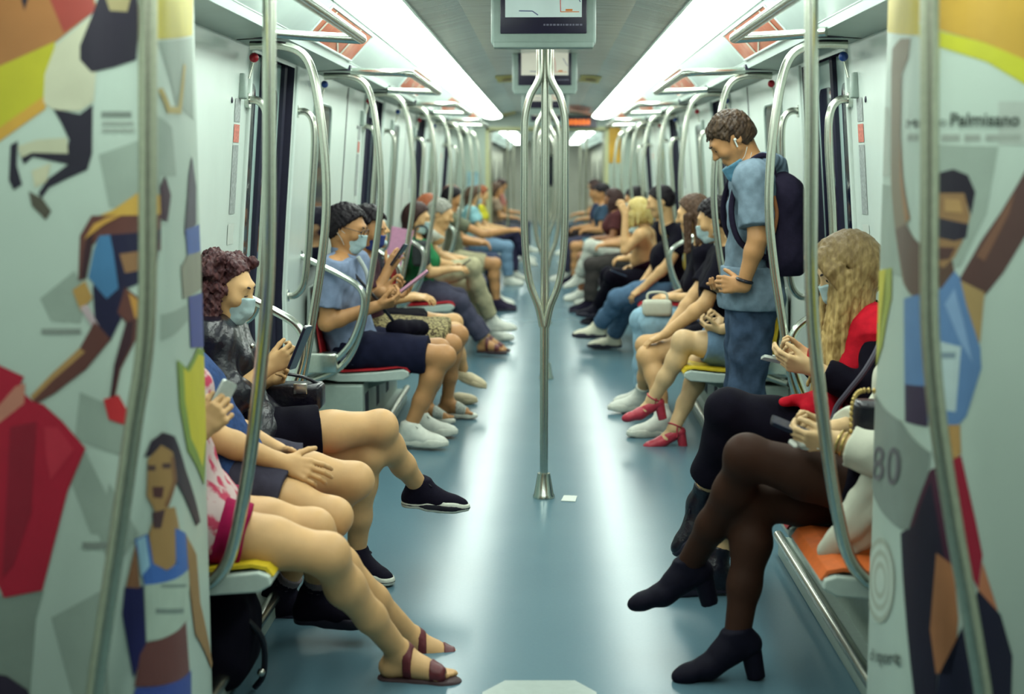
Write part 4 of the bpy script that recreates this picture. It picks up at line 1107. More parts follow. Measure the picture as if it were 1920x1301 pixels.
    def hair_long(p, m, length=.3, g=.018, front=False, wave=.012, n=26, seed=1, line=.05, m2=None, bun=False):
        c = p.J['head']; f, u, r = p.f, p.u, p.hr; h = p.hs; q = lambda a, b, d: c + (r*a + f*b + u*d)*h; fr = (r, f, u)
        B = Blob(); B.ball(q(0, -.014, .028), (.077*h + g, .098*h + g, .09*h + g), .02, fr, cuts=((q(0, line, .055), unit(f*.85 - u*.5)), (q(0, 0, -.06), -u)))
        B.ball(q(0, -.04, -.02), (.08*h + g, .075*h + g, .1*h), .03, fr, cuts=((q(0, .03, 0), f),))
        rnd = random.Random(seed); g0 = V(0, 0, -1)
        n2 = n if p.vox > .0075 else n*3
        for i in range(n2):
            a = rnd.uniform(-1, 1)*2.2 if not front else rnd.uniform(-2.75, 2.75)
            st = q(math.sin(a)*.086, -math.cos(a)*.098 - .01 if abs(a) < 1.57 else .02 + .045*(abs(a) - 1.57), -.0)
            ln = length*rnd.uniform(.75, 1.05); pts = [st]; rr = [.02*h]
            out = unit(r*math.sin(a) - f*math.cos(a))
            for j in range(1, 6):
                t = j/5; w = wave*math.sin(t*7 + i)
                pts.append(st + g0*ln*t + out*(.014*t + w*.6 + rnd.uniform(-.003, .003)) + r*w*.5 + f*(.045*t if front else -.005*t)); rr.append(((.021 if n2 == n else .0125)*(1 - t*.6)))
            B.chain(pts, rr, .012 if n2 == n else .005)
        if front:
            for i in range(44):
                sg = 1 if i % 2 else -1; e = rnd.random()
                y0 = .02 + .055*e; st = [q(sg*.012, y0*.7 - .02, .122), q(sg*.05, y0 + .022, .098), q(sg*.083, y0 + .018, .04), q(sg*.094, y0 + .008, -.03)]
                ln = length*rnd.uniform(.6, 1.0); w0 = rnd.uniform(0, 6)
                for j in range(1, 6):
                    t = j/5; st.append(st[3] + g0*ln*t + r*sg*(-.012*t + wave*.5*math.sin(t*6 + w0)) + f*(.02*t + .006*math.sin(t*5 + w0)))
                B.chain(st, [.012, .013, .013, .0125, .012, .011, .010, .008, .005], .005)
        B.noise = (.0025, 130, seed)
        return p.part('hair', B, m, .008 if n2 == n else .0048)
    def hair_curly(p, m, seed=3):
        c = p.J['head']; f, u, r = p.f, p.u, p.hr; h = p.hs; q = lambda a, b, d: c + (r*a + f*b + u*d)*h; fr = (r, f, u)
        rnd = random.Random(seed); B = Blob()
        B.ball(q(0, -.018, .03), (.09*h, .108*h, .1*h), .02, fr, cuts=((q(0, .05, .07), unit(f*.85 - u*.5)),))
        for i in range(520):
            a = rnd.uniform(-2.25, 2.25); z = rnd.uniform(-.28, .128)
            rad = (.108 if z < .05 else .108*math.sqrt(max(.05, 1 - ((z-.05)/.085)**2)))
            if abs(a) > 1.75 and z > .05: a *= .7
            x = math.sin(a)*rad*(1.02 if z > -.05 else 1.1); y = -math.cos(a)*rad*1.12 - .012
            if abs(a) > 1.57: x = math.copysign(.1 + .012*(z < -.05), a); y = (abs(a) - 1.57)*.07 - .012
            B.ball(q(x + rnd.uniform(-.014, .014), y + rnd.uniform(-.010, .010), z), rnd.uniform(.008, .017)*h, .011)
            if z < -.1 and abs(a) > .9:
                st = q(x*1.02, y, z); B.chain([st, st + V(0, 0, -.05) + r*rnd.uniform(-.02, .02) + f*.012, st + V(0, 0, -.10) + r*rnd.uniform(-.02, .02) + f*.03], [.014*h, .013*h, .008*h], .01)
            if z < .0 and i % 2:
                st = q(x, y, z); B.cone(st, st + V(0, 0, -.04) + r*rnd.uniform(-.02, .02), .012*h, .008*h, .004)
        for i in range(26):
            a = rnd.uniform(-1.9, 1.9); B.ball(q(math.sin(a)*.08, .05 - .05*abs(math.cos(a)) , .085 + rnd.uniform(-.01, .035)), rnd.uniform(.012, .02)*h, .006)
        B.noise = (.0048, 190, 5)
        return p.part('hair', B, m, .0036)
    # ---- garments
    def top(p, m, name='shirt', sleeve=.65, nc=.012, g=.012, ge=.012, low=True, noise=.003, neckcut=True, vox=None, hemz=None, arms='LR'):
        B = Blob(); p.torso(B, g, k=.06)
        for sd in arms:
            if sleeve > 0: p.arm(B, sd, sleeve, g, True, ge)
        B.cut(p.J['neck'] + p.uv*nc, unit(p.uv + p.bf*.35))
        B.cut(p.J['pelvis'] - p.uv*(.04 if low else -.06), -unit(p.uv*.9 + p.bf*.25) if low else -p.uv)
        if noise: B.noise = (noise, 34, 1.3)
        return p.part(name, B, m, vox)
    def bottoms(p, m, name='trousers', t=1.93, g=.012, ge=.006, noise=.003, vox=None, kneeup=True, legs='LR'):
        B = Blob(); J = p.J; s = p.s
        wc = ((lerp(J['pelvis'], J['chest'], .3), p.uv),)
        B.cone(J['hipL'], J['hipR'], .1*s + g, .1*s + g, .04, cuts=wc); B.cone(J['pelvis'], lerp(J['pelvis'], J['chest'], .28), .118*s*p.wide + g*.9, .112*s*p.wide + g*.9, .04, (p.bf, .86), cuts=wc)
        for sd in legs: p.leg(B, sd, t, g, True, ge)
        if noise: B.noise = (noise, 30, .4)
        return p.part(name, B, m, vox)
    def skirt(p, m, t=.75, g=.016, name='skirt', vox=None, noise=.002):
        B = Blob(); J = p.J; s = p.s
        wc = ((lerp(J['pelvis'], J['chest'], .3), p.uv),)
        B.cone(J['hipL'], J['hipR'], .1*s + g, .1*s + g, .04, cuts=wc); B.cone(J['pelvis'], lerp(J['pelvis'], J['chest'], .28), .112*s + g, .1*s + g, .04, (p.bf, .86), cuts=wc)
        for sd in 'LR': p.leg(B, sd, t, g, True, .01)
        eL, eR = lerp(J['hipL'], J['knL'], t), lerp(J['hipR'], J['knR'], t); pl = (lerp(eL, eR, .5), unit(eL + eR - J['hipL'] - J['hipR']))
        B.cone(J['pelvis'], lerp(eL, eR, .5), .09*s + g, .07*s + g, .05, cuts=(pl,)); B.cone(lerp(J['pelvis'], eL, .9), lerp(J['pelvis'], eR, .9), .06*s + g, .06*s + g, .05, cuts=(pl,))
        if noise: B.noise = (noise, 36, .7)
        return p.part(name, B, m, vox)
    # ---- footwear
    def shoe(p, sd, f2, n2=(0, 0, 1), m=None, sole=SOLEW, kind='sneaker', laces=None, size=1.0, vox=None, shaft=0.0, stripe=None):
        A = p.J['an'+sd]; f2 = unit(f2); n2 = unit(V(*n2) - f2*np.dot(n2, f2)); l = np.cross(f2, n2); s = p.s*size*(.92 if p.fem else 1.0)
        vox = vox or min(p.vox*.8, .006)
        base_ = -.088*s
        Q = lambda a, b, c: A + (f2*a + l*b)*s + n2*(base_ + c*s)
        B = Blob(); S = Blob()
        if kind in ('sneaker', 'boot', 'flat'):
            lo = .018 if kind == 'sneaker' else .01
            cu = ((Q(0, 0, lo), -n2),)
            tp = .0 if kind != 'flat' else -.012
            if kind != 'flat':
                sd_ = n2 if not shaft else unit(p.J['kn'+sd] - A); tp_ = A + sd_*(.028*s + shaft); B.cone(tp_, A, .046*s if shaft else .043*s, .043*s, .03, cuts=cu + ((tp_ + sd_*.002, sd_),)); B.cone(A, Q(-.025, 0, .045), .042*s, .042*s, .03, cuts=cu)
                B.cone(A + n2*.0, Q(.06, 0, .06), .043*s, .036*s, .03, cuts=cu)
            B.cone(Q(-.03, 0, .035), Q(.05, 0, .035), .038*s, .037*s, .025, cuts=cu)
            B.cone(Q(.03, 0, .05 + tp), Q(.14, 0, .028), .038*s, .034*s, .03, (n2, .95), cuts=cu)
            B.cone(Q(.1, 0, .03), Q(.175, 0, .022), .043*s, .036*s, .03, (n2, .8), cuts=cu)
            if kind == 'flat': B.ball(Q(.02, 0, .085), (.03*s, .045*s, .03*s), .01, (l, f2, n2), sub=True)
            cu2 = ((Q(0, 0, .0), -n2), (Q(0, 0, lo + .012), n2)); r = .043*s if kind == 'sneaker' else .04*s
            S.cone(Q(-.03, 0, .015), Q(.06, 0, .015), r, r*.95, .03, cuts=cu2); S.cone(Q(.06, 0, .015), Q(.13, 0, .015), r*.95, r*1.1, .03, cuts=cu2); S.cone(Q(.13, 0, .015), Q(.178, 0, .015), r*1.1, r*.92, .03, cuts=cu2)
            o = p.part('shoe' if kind != 'boot' else 'boot', B, m, vox); p.part('sole', S, sole, vox, o)
            if laces:
                for i in range(4):
                    a = .045 + .022*i; z = .094 - .011*i
                    b = MB(); b.tube([Q(a, -.026, z - .022), Q(a + .004, -.012, z - .004), Q(a + .006, 0, z), Q(a + .004, .012, z - .004), Q(a, .026, z - .022)], .0035, 6); b.build('lace', laces, o, True, base=p.base)
                for sg in (-1, 1):
                    b = MB(); b.tube(bez([Q(.05, 0, .097), Q(.035, sg*.022, .112), Q(.055, sg*.035, .1), Q(.052, sg*.008, .096)], 4), .0028, 6); b.build('lace', laces, o, True, base=p.base)
            if stripe:
                b = MB()
                S2 = Blob(); S2.p = [(q[0], q[1], q[2], q[3] + .0015, q[4] + .0015, q[5], q[6], ((Q(0, 0, .011), -n2), (Q(0, 0, .016), n2)), q[8]) for q in S.p]
                p.part('stripe', S2, stripe, vox*.7, o)
        elif kind == 'heel':                     # block heeled pump, foot raised
            h = .055
            cu = ((Q(0, 0, 0), -n2),)
            B.cone(Q(-.03, 0, .055), Q(.04, 0, .05), .034*s, .034*s, .02)
            B.cone(Q(.03, 0, .045), Q(.1, 0, .02), .036*s, .036*s, .02); B.cone(Q(.1, 0, .024), Q(.165, 0, .018), .039*s, .033*s, .02, (n2, .8)); B.cone(Q(.165, 0, .018), Q(.188, 0, .016), .03*s, .024*s, .02, (n2, .8))
            if shaft: B.cone(A + n2*shaft, Q(-.02, 0, .06), .04*s, .038*s, .02, cuts=((A + n2*shaft, n2),)); B.cone(A, Q(.06, 0, .05), .04*s, .034*s, .02)
            else: B.ball(Q(.025, 0, .1), (.03*s, .075*s, .045*s), .01, (l, f2, n2), sub=True)
            o = p.part('shoe', B, m, vox)
            S.cone(Q(-.035, -.006, .04), Q(-.035, .006, .04), .03*s, .03*s, .01, cuts=()); S = Blob()
            S.cone(Q(-.03, 0, .045), Q(-.026, 0, -.055), .031*s, .026*s, .005, cuts=((Q(0, 0, -.048), -n2),))
            p.part('heel', S, sole, vox, o)
        return o
    def sandal(p, sd, f2, n2=(0, 0, 1), m=None, sole=None, straps=((.02, .05), (.105, .15)), ankle=False, g=.004, L=1.0):
        A = p.J['an'+sd]; f2 = unit(f2); n2 = unit(V(*n2) - f2*np.dot(n2, f2)); l = np.cross(f2, n2); s = p.s*L*(.92 if p.fem else 1.0)
        z0 = -.062*s - .022*s
        S = Blob(); Q = lambda a, b, c: A + (f2*a + l*b)*s + n2*(z0 + c)
        cu2 = ((Q(0, 0, -.016), -n2), (Q(0, 0, .001), n2)); r = .036*s
        S.cone(Q(-.035, 0, -.008), Q(.07, 0, -.008), r, r, .02, cuts=cu2); S.cone(Q(.07, 0, -.008), Q(.15, 0, -.008), r, .044*s, .02, cuts=cu2); S.cone(Q(.15, 0, -.008), Q(.175, 0, -.008), .044*s, .036*s, .02, cuts=cu2)
        o = p.part('sandal', S, sole or m, min(p.vox, .005))
        for (a, b_) in straps:
            B = Blob(); p.foot(B, sd, f2, n2, g, False, L=L); B.cut(A + f2*a*s, -f2); B.cut(A + f2*b_*s, f2); B.cut(Q(0, 0, .0), -n2)
            p.part('strap', B, m, min(p.vox*.7, .0045), o)
        if ankle:
            B = Blob(); d = unit(p.J['kn'+sd] - A); B.cone(A - d*.01, A + d*.03, .0405*p.s, .0405*p.s, .01); B.cut(A + d*.004, -d); B.cut(A + d*.018, d); p.part('strap', B, m, .004, o)
        return o

def sitter(s, Y, X=1.04, z=.535, lean=.06, fem=False, size=1.0, hw=None, head_fwd=.03, cross=None, slump=0.0, knee=.43, kz=.49, spread=.1, foot=.02):
    """a person seated on the bench at side s (-1 left, +1 right), facing the aisle; joints in metres"""
    F = V(-s, 0, 0); R = V(0, s, 0)           # the right hand of someone facing -s*x
    U = V(0, 0, 1.0); k = size*(.95 if fem else 1.0)
    P = V(s*X, Y, z); J = {'pelvis': P}
    J['chest'] = P - F*lean + U*(.33*k - slump); J['neck'] = P - F*(lean*.8) + U*(.50*k - slump); J['head'] = J['neck'] + F*head_fwd + U*.145*k
    sh = (.155 if fem else .185)*size
    for sd, q in (('R', 1), ('L', -1)):
        J['hip'+sd] = P + R*q*.085 + F*.02
        J['sh'+sd] = J['neck'] + R*q*sh - U*.05
        J['kn'+sd] = P + R*q*spread + F*knee*k + U*(kz - z)
        J['an'+sd] = J['kn'+sd] + F*foot + U*(.085 - kz)
        J['wr'+sd] = P + F*.27*k + R*q*.06 + U*.17
    return J, F, R, U
def fix_elbows(J, R, fem=False, size=1.0, down=(0, 0, -1)):
    k = size*(.92 if fem else 1.0)
    for sd, q in (('R', 1), ('L', -1)):
        if 'el'+sd not in J: J['el'+sd] = ik(J['sh'+sd], J['wr'+sd], .29*k, .26*k, V(*down) + R*q*.5)
    return J
def bones(n, J):
    L = lambda a, b: float(np.linalg.norm(V(*J[a]) - V(*J[b])))
    print('BONES', n, *['%s %.2f' % (a + '-' + b, L(a, b)) for a, b in (('hipR', 'knR'), ('knR', 'anR'), ('hipL', 'knL'), ('knL', 'anL'), ('shR', 'elR'), ('elR', 'wrR'), ('shL', 'elL'), ('elL', 'wrL'), ('pelvis', 'neck'), ('neck', 'head'))])

PHB = mat('phone_black', srgb(24, 22, 40), .25); PHW = mat('phone_white', srgb(214, 222, 214), .3); PHS = mat('phone_glass', srgb(60, 70, 90), .08)
def phone(c, up, nrm, label, case=PHB, size=(.072, .148, .009), screen=PHS):
    """a phone centred at c: up along its long side, nrm out of its screen"""
    up = unit(up); nrm = unit(V(*nrm) - up*np.dot(nrm, up)); x = np.cross(up, nrm)
    root = empty('phone', tuple(c), label, 'phone'); bs = tuple(c)
    def slab(w, h, d0, d1, r):
        pts = fillet([(-w/2, 0), (-w/2, h/2), (w/2, h/2), (w/2, -h/2), (-w/2, -h/2), (-w/2, .0)], r, 4)[:-1]
        b = MB(); n = len(pts)
        vs = [c + x*a + up*bb + nrm*d0 for a, bb in pts] + [c + x*a + up*bb + nrm*d1 for a, bb in pts]
        b.add(vs, [tuple(range(n)), tuple(reversed(range(n, 2*n)))] + [(i, i+n, (i+1) % n + n, (i+1) % n) for i in range(n)]); return b
    slab(size[0], size[1], -size[2]/2, size[2]/2, .012).build('case', case, root, base=bs)
    slab(size[0]*.92, size[1]*.95, size[2]/2, size[2]/2 + .0012, .009).build('screen', screen, root, base=bs)
    return root
# ------------------------------------------------------------------ people on the left, nearest first
BLKLEA = mat('black_leather', srgb(15, 12, 28), .32, var=.15, scale=30, bump=.25, bscale=60, spec=.5)
BLKCL = cloth('black_cloth', (13, 10, 24)); NAVY = cloth('navy_cloth', (28, 30, 52)); DENIM = cloth('denim_blue', (50, 74, 120), .2, 60); JEANS = cloth('dark_jeans', (62, 78, 100), .35, 14)
SHIRTB = cloth('pale_blue_shirt', (130, 146, 174), .08); GREYSH = cloth('charcoal_shorts', (62, 60, 74), .1)
MAGENTA = cloth('magenta_shorts', (150, 20, 70), .12); FLORAL = cloth('floral_blouse', (208, 186, 184), .1, 20, col2=srgb(190, 70, 96), lo=.5, hi=.6)
REDTOP = cloth('red_top', (196, 26, 44), .12)
BRLEA = mat('brown_sandal_leather', srgb(96, 34, 40), .45, var=.15); TANSOLE = mat('sandal_sole', srgb(60, 40, 44), .7)
CAN = cloth('black_canvas', (20, 17, 32), .12, 80); LACE = mat('black_lace', srgb(20, 18, 34), .8)
STEELBUCK = mat('silver_metal', srgb(210, 208, 200), .25, metal=1.0); GOLD = mat('gold_metal', srgb(196, 168, 108), .3, metal=1.0)

# -- woman in magenta shorts (her head and shoulders are behind the advert screen)
J, F, R, U = sitter(-1, 3.86, X=1.0, fem=True, size=.98)
J.update(hipR=at(352, 985, 3.80), hipL=at(372, 965, 4.0), knR=at(612, 1040, 3.84), knL=at(585, 992, 4.06), anR=at(748, 1222, 4.10), anL=at(772, 1196, 4.36))
J['pelvis'] = (J['hipR'] + J['hipL'])/2 + V(-.02, 0, .02)
J['chest'] = V(-1.08, 3.84, .86); J['neck'] = V(-1.12, 3.82, 1.04); J['head'] = V(-1.10, 3.82, 1.18); J['shR'] = V(-1.10, 3.67, 1.0); J['shL'] = V(-1.10, 3.97, 1.0)
J['wrR'] = at(372, 812, 3.72); J['wrL'] = at(360, 800, 3.92); fix_elbows(J, R, True); bones('A', J)
A = Person('woman in magenta shorts and floral top behind the left advert screen, brown sandals', J, 'light', True, .98, f=(.9, 0, -.3))
B = A.body(); dR = unit(at(868, 1272, 4.12) - at(742, 1262, 4.10)); dL = unit(V(.93, .12, 0)); dR = unit(V(dR[0], -.12, -.02))
A.foot(B, 'R', dR, (0, 0, 1)); A.foot(B, 'L', dL, (0, 0, 1))
A.hand('R', (.6, .15, .6), (.1, .95, .1), (.8, .9, .95, 1.0), (.8, .4, .3), spread=0); A.hand('L', (.6, -.2, .5), (.2, -.9, .3), (.6, .7, .7, .7))
A.finish(); A.bottoms(MAGENTA, 'shorts', .42, .012, .012); A.top(FLORAL, 'blouse', .5, g=.034, ge=.02); A.hair_long(hairm('hair_brown', (58, 38, 36)), .3)
A.sandal('R', dR, (0, 0, 1), BRLEA, TANSOLE, ((.018, .05), (.108, .16)), True); A.sandal('L', dL, (0, 0, 1), BRLEA, TANSOLE, ((.02, .05), (.11, .15)), True)
ph = at(408, 762, 3.78); phone(ph, (.45, .2, .9), (-.6, .35, .5), 'phone with pale edges held by the woman in magenta shorts', PHW, (.072, .15, .009), PHB)

# -- person in charcoal shorts, hands clasped on the lap
J, F, R, U = sitter(-1, 4.36, X=1.02, size=.97)
J.update(hipR=at(425, 905, 4.30), hipL=at(450, 870, 4.52), knR=at(622, 968, 4.28), knL=at(664, 900, 4.56), anR=at(588, 1120, 4.44), anL=at(520, 1115, 4.70))
J['pelvis'] = (J['hipR'] + J['hipL'])/2 + V(-.03, 0, .02)
J['chest'] = V(-1.10, 4.33, .79); J['neck'] = V(-1.185, 4.24, .97); J['head'] = V(-1.16, 4.16, 1.09); J['shR'] = V(-1.19, 4.08, .91); J['shL'] = V(-1.17, 4.44, .91)
J['wrR'] = at(528, 868, 4.30); J['elR'] = at(408, 822, 4.22); J['wrL'] = at(522, 846, 4.44); J['elL'] = at(430, 800, 4.58); bones('B', J)
A = Person('person in charcoal shorts and blue denim shirt with hands clasped on the lap', J, 'light', False, .95, f=(.9, 0, -.35))
B = A.body(); A.hand('R', (.8, .12, -.25), (.1, .85, -.5), (.35, .4, .45, .5)); A.hand('L', (.75, -.3, -.3), (.1, -.8, -.6), (.5, .55, .6, .6))
A.finish(); A.bottoms(GREYSH, 'shorts', .52, .014, .016); A.top(DENIM, 'shirt', .55, .018, .02); A.hair_short(hairm('hair_black', (22, 15, 22)))
for sd in 'RL':
    S = Blob(); d = unit(A.J['an'+sd] - A.J['kn'+sd]); S.cone(A.J['an'+sd] - d*.12, A.J['an'+sd], .044, .042, .01); S.cut(A.J['an'+sd] - d*.1, -d); A.part('sock', S, cloth('grey_sock', (120, 112, 116)), .005)
    A.shoe(sd, (.95, -.1 if sd == 'R' else .1, 0), (0, 0, 1), CAN, SOLED, 'boot', LACE, shaft=.05)

# -- curly haired woman in leather jacket, one leg crossed over the other
J, F, R, U = sitter(-1, 5.02, X=1.03, fem=True)
J.update(hipR=V(-1.0, 4.92, .57), hipL=V(-1.0, 5.10, .53), knR=at(712, 800, 5.02), knL=at(692, 852, 5.06), anR=at(786, 912, 5.26), anL=at(668, 1040, 5.16), pelvis=V(-1.04, 5.02, .55))
J['chest'] = at(402, 690, 4.98); J['neck'] = at(405, 612, 4.98); J['head'] = at(424, 540, 4.98); J['shR'] = at(392, 640, 4.82); J['shL'] = at(424, 630, 5.12)
J['wrR'] = at(500, 690, 4.84); J['elR'] = at(430, 752, 4.78); J['wrL'] = at(500, 712, 5.04); fix_elbows(J, R, True); bones('C', J)
A = Person('curly haired woman in black leather jacket and face mask, legs crossed, black sneakers', J, 'light', True, .97, f=(.93, -.22, -.3), headsize=.98)
B = A.body(); A.hand('R', (.78, .12, .42), (-.1, .95, .25), (.85, .95, 1.05, 1.15), (.75, .4, .3), spread=.0); A.hand('L', (.85, -.3, .3), (.0, -.7, .6), (.8, .85, .9, .9), spread=.0)
A.finish(); A.eyes(closed=True); A.mask(MASKB)
A.hair_curly(hairm('hair_dark_curls', (58, 34, 40), (92, 56, 56)))
A.bottoms(BLKCL, 'shorts', .5, .014, .014)
o = A.top(BLKLEA, 'leather_jacket', 1.45, .06, .022, .012, noise=.005)
if o:
    c = A.J['chest']; nk = A.J['neck']
    P = [nk + V(.05, -.06, -.03), nk + V(.11, -.06, -.08), c + V(.155, -.07, .03), c + V(.16, -.07, -.08), c + V(.15, -.07, -.18)]
    P = [nk + V(.02, -.12, -.02), nk + V(.09, -.1, -.075), lerp(nk, c, .5) + V(.135, -.08, -.02), c + V(.158, -.06, .0), c + V(.165, -.04, -.09)]
    b = MB(); b.tube(bez(P, 6), .006, 6); b.build('zipper', STEELBUCK, o, True, base=A.base)
    for q in (nk + V(.04, -.16, -.05), nk + V(.1, -.06, -.05), lerp(nk, c, .6) + V(.13, -.0, .02)):
        b = MB(); b.sphere(q, .009); b.build('stud', STEELBUCK, o, True, base=A.base)
A.shoe('R', (.98, -.06, -.05), (.02, 0, 1), CAN, SOLEW, 'sneaker', LACE, stripe=LACE); A.shoe('L', (.74, -.66, 0), (0, 0, 1), CAN, SOLEW, 'sneaker', LACE, stripe=LACE)
c = (at(546, 690, 4.84) + at(579, 612, 4.86))/2; phone(c + V(0, -.0, 0), unit(at(577, 616, 4.84) - at(548, 688, 4.84)), (-.90, .16, .36), 'phone held upright by the curly haired woman', PHB, (.074, .16, .010), PHW)
# her bag on the seat, a dark bag on the floor
bp = at(555, 735, 5.12)
root = empty('handbag', (bp[0], bp[1], bp[2] - .08), 'glossy black handbag with silver clasp on the lap of the curly haired woman', 'bag'); bs = root.location
b = MB(); b.box((bp[0] - .13, bp[1] - .05, bp[2] - .06), (bp[0] + .10, bp[1] + .06, bp[2] + .035), 0, .02); b.build('body', BLKLEA, root, True, base=bs)
b = MB(); b.box((bp[0] + .0, bp[1] - .058, bp[2] - .0), (bp[0] + .05, bp[1] - .048, bp[2] + .04), 0, .004); b.build('clasp', STEELBUCK, root, True, base=bs)
b = MB(); b.tube(bez([(bp[0] - .1, bp[1], bp[2] + .03), (bp[0] - .06, bp[1] - .03, bp[2] + .07), (bp[0] + .03, bp[1] - .03, bp[2] + .06), (bp[0] + .08, bp[1], bp[2] + .03)], 6), .006, 8); b.build('strap', BLKLEA, root, True, base=bs)
bp = V(-.93, 4.02, 0)
root = empty('backpack', tuple(bp), 'dark bag standing on the floor under the nearest seats on the left', 'bag'); bs = root.location
B = Blob(); B.cone(bp + V(0, -.05, .13), bp + V(0, .05, .13), .12, .12, .03, (V(1, 0, 0), .8)); B.cone(bp + V(0, -.04, .22), bp + V(0, .04, .22), .09, .09, .05); B.cut(bp + V(0, 0, .002), V(0, 0, -1)); B.noise = (.005, 30, 2)
mesh_obj('body', [B.mesh(.007)], BLKCL, root, bs)
b = MB(); b.tube(bez([bp + V(.06, -.08, .25), bp + V(.12, -.06, .17), bp + V(.12, -.04, .06), bp + V(.09, -.03, .01)], 6), .009, 8); b.build('strap', BLKLEA, root, True, base=bs)
b = MB(); b.sphere(bp + V(.118, -.07, .07), .012); b.build('buckle', STEELBUCK, root, True, base=bs)

# -- man in pale blue shirt reading a tablet
J, F, R, U = sitter(-1, 7.76, X=1.06)
J['chest'] = at(640, 560, 7.72); J['neck'] = at(648, 480, 7.72); J['head'] = at(650, 428, 7.70)
J.update(shR=at(622, 505, 7.52), shL=at(668, 494, 7.9), elR=at(612, 606, 7.48), wrR=at(706, 574, 7.56), wrL=at(716, 548, 7.84), knR=at(832, 668, 7.62), anR=at(768, 803, 7.62), knL=at(822, 655, 7.92), anL=at(786, 785, 7.92))
J['hipR'] = V(-1.03, 7.66, .53); J['hipL'] = V(-1.03, 7.85, .53); fix_elbows(J, R); bones('D', J)
A = Person('man in pale blue shirt, glasses and navy shorts reading a pink tablet, white sneakers', J, 'tan', False, 1.0, f=(.93, -.2, -.3), wide=1.08)
B = A.body(); A.hand('R', (.9, .15, .2), (-.1, .55, .8), (.7, .75, .8, .85), (.75, .4, .5), spread=.0); A.hand('L', (.9, -.15, .2), (-.1, -.6, .8), (.7, .75, .8, .85), (.75, .4, .5), spread=.0)
A.finish(); A.eyes(); A.mask(MASKB); A.hair_short(hairm('hair_black', (22, 15, 22)), .018, .045, -.04)
o = A.top(SHIRTB, 'shirt', .72, .02, .016, noise=.005); 
cb = Blob(); nk = A.J['neck']; cb.cone(nk - A.uv*.005 + A.bf*.01, nk + A.uv*.03 - A.bf*.01, .078, .068, .01); cb.cut(nk + A.uv*.035 + A.bf*.02, A.uv*.9 + A.bf*.6); cb.cut(nk - A.uv*.02, -A.uv); A.part('collar', cb, SHIRTB, .006, o)
A.bottoms(NAVY, 'shorts', .82, .02, .022)
WHSH = mat('white_sneaker', srgb(220, 224, 212), .55, var=.05)
A.shoe('R', (.96, -.2, 0), (0, 0, 1), WHSH, SOLEW, 'sneaker', SOLEW); A.shoe('L', (.97, .05, 0), (0, 0, 1), WHSH, SOLEW, 'sneaker', SOLEW)
def glasses(A, m):
    c = A.J['head']; f, u, r = A.f, A.u, A.hr; h = A.hs; q = lambda a, b, d: c + (r*a + f*b + u*d)*h
    b = MB()
    for sg in (-1, 1):
        pts = [q(sg*.034 + .024*math.cos(t), .108 - abs(.024*math.cos(t) + 0)*.1, .008 + .019*math.sin(t)) for t in np.linspace(0, 2*math.pi, 17)]; b.tube(pts, .002, 6, cap=False)
        b.tube([q(sg*.058, .104, .014), q(sg*.082, .05, .014), q(sg*.086, -.01, .012)], .002, 6)
    b.tube([q(-.01, .11, .012), q(.01, .11, .012)], .002, 6)
    b.build('glasses', mat('glasses_frame', srgb(40, 30, 36), .4), A.root, True, base=A.base)
glasses(A, None)
b = MB(); P = [A.J['neck'] + A.bf*.09 - A.uv*.0 + A.rv*.06, A.J['neck'] + A.bf*.125 - A.uv*.1 + A.rv*.03, A.J['chest'] + A.bf*.15 - A.uv*.02]
b.tube(bez(P, 5), [.012]*11, 8); b.build('lanyard', mat('white_lanyard', srgb(205, 215, 210), .6), A.root, True, base=A.base)
c = at(776, 528, 7.66); PINK = mat('pink_case', srgb(212, 150, 176), .5)
phone(c, unit(V(.72, .1, .55)), (-.5, .1, .85), 'pink tablet held in both hands by the man in pale blue shirt', PINK, (.12, .19, .012), PHS)
bp = V(-.72, 7.78, .62)
root = empty('sling_bag', (-.76, 7.75, .57), 'dark bag on the lap of the man in pale blue shirt', 'bag'); bs = root.location
B = Blob(); B.cone(V(-.80, 7.7, .64), V(-.70, 7.82, .63), .065, .06, .02, (V(0, 0, 1), .8)); B.noise = (.004, 40, 1); mesh_obj('body', [B.mesh(.006)], BLKCL, root, bs)
b = MB(); b.tube(bez([V(-.82, 7.68, .68), V(-.9, 7.62, .8), V(-1.0, 7.6, .92), V(-1.08, 7.64, 1.0)], 6), .009, 8); b.build('strap', BLKLEA, root, True, base=bs)

# -- woman in leopard skirt with royal blue mask and raised phone
J, F, R, U = sitter(-1, 8.36, X=1.05, fem=True)
J['head'] = at(690, 428, 8.3); J['neck'] = at(678, 482, 8.32); J['chest'] = at(676, 555, 8.34); J['shR'] = at(668, 505, 8.16); J['shL'] = at(690, 498, 8.48)
J.update(wrR=at(728, 505, 8.16), wrL=at(735, 555, 8.42), knR=at(845, 646, 8.26), knL=at(858, 628, 8.46), anR=at(797, 760, 8.38), anL=at(838, 752, 8.58)); J['elR'] = at(702, 560, 8.1); fix_elbows(J, R, True); bones('E', J)
A = Person('dark haired woman with royal blue mask, leopard skirt and striped slides, phone raised', J, 'tan', True, .98, f=(.9, -.28, -.35))
B = A.body(); dS = (.95, -.3, 0); A.foot(B, 'R', dS, (0, 0, 1)); A.foot(B, 'L', (.97, -.2, 0), (0, 0, 1))
A.hand('R', (.5, .1, .8), (.4, .8, .3), (.5, .55, .6, .65)); A.hand('L', (.9, -.1, .2), (.1, -.5, .8), (.5, .5, .5, .5))
A.finish(); A.eyes(); A.mask(MASKD, valve='R'); A.hair_short(hairm('hair_black', (22, 15, 22)), .026, .04, -.07, (.007, 60)); A.top(cloth('brown_top', (62, 36, 46)), 'top', .8)
LEO = cloth('leopard_print', (168, 156, 112), .1, 75, col2=srgb(66, 54, 44), lo=.46, hi=.56); A.skirt(LEO, .9, .03)
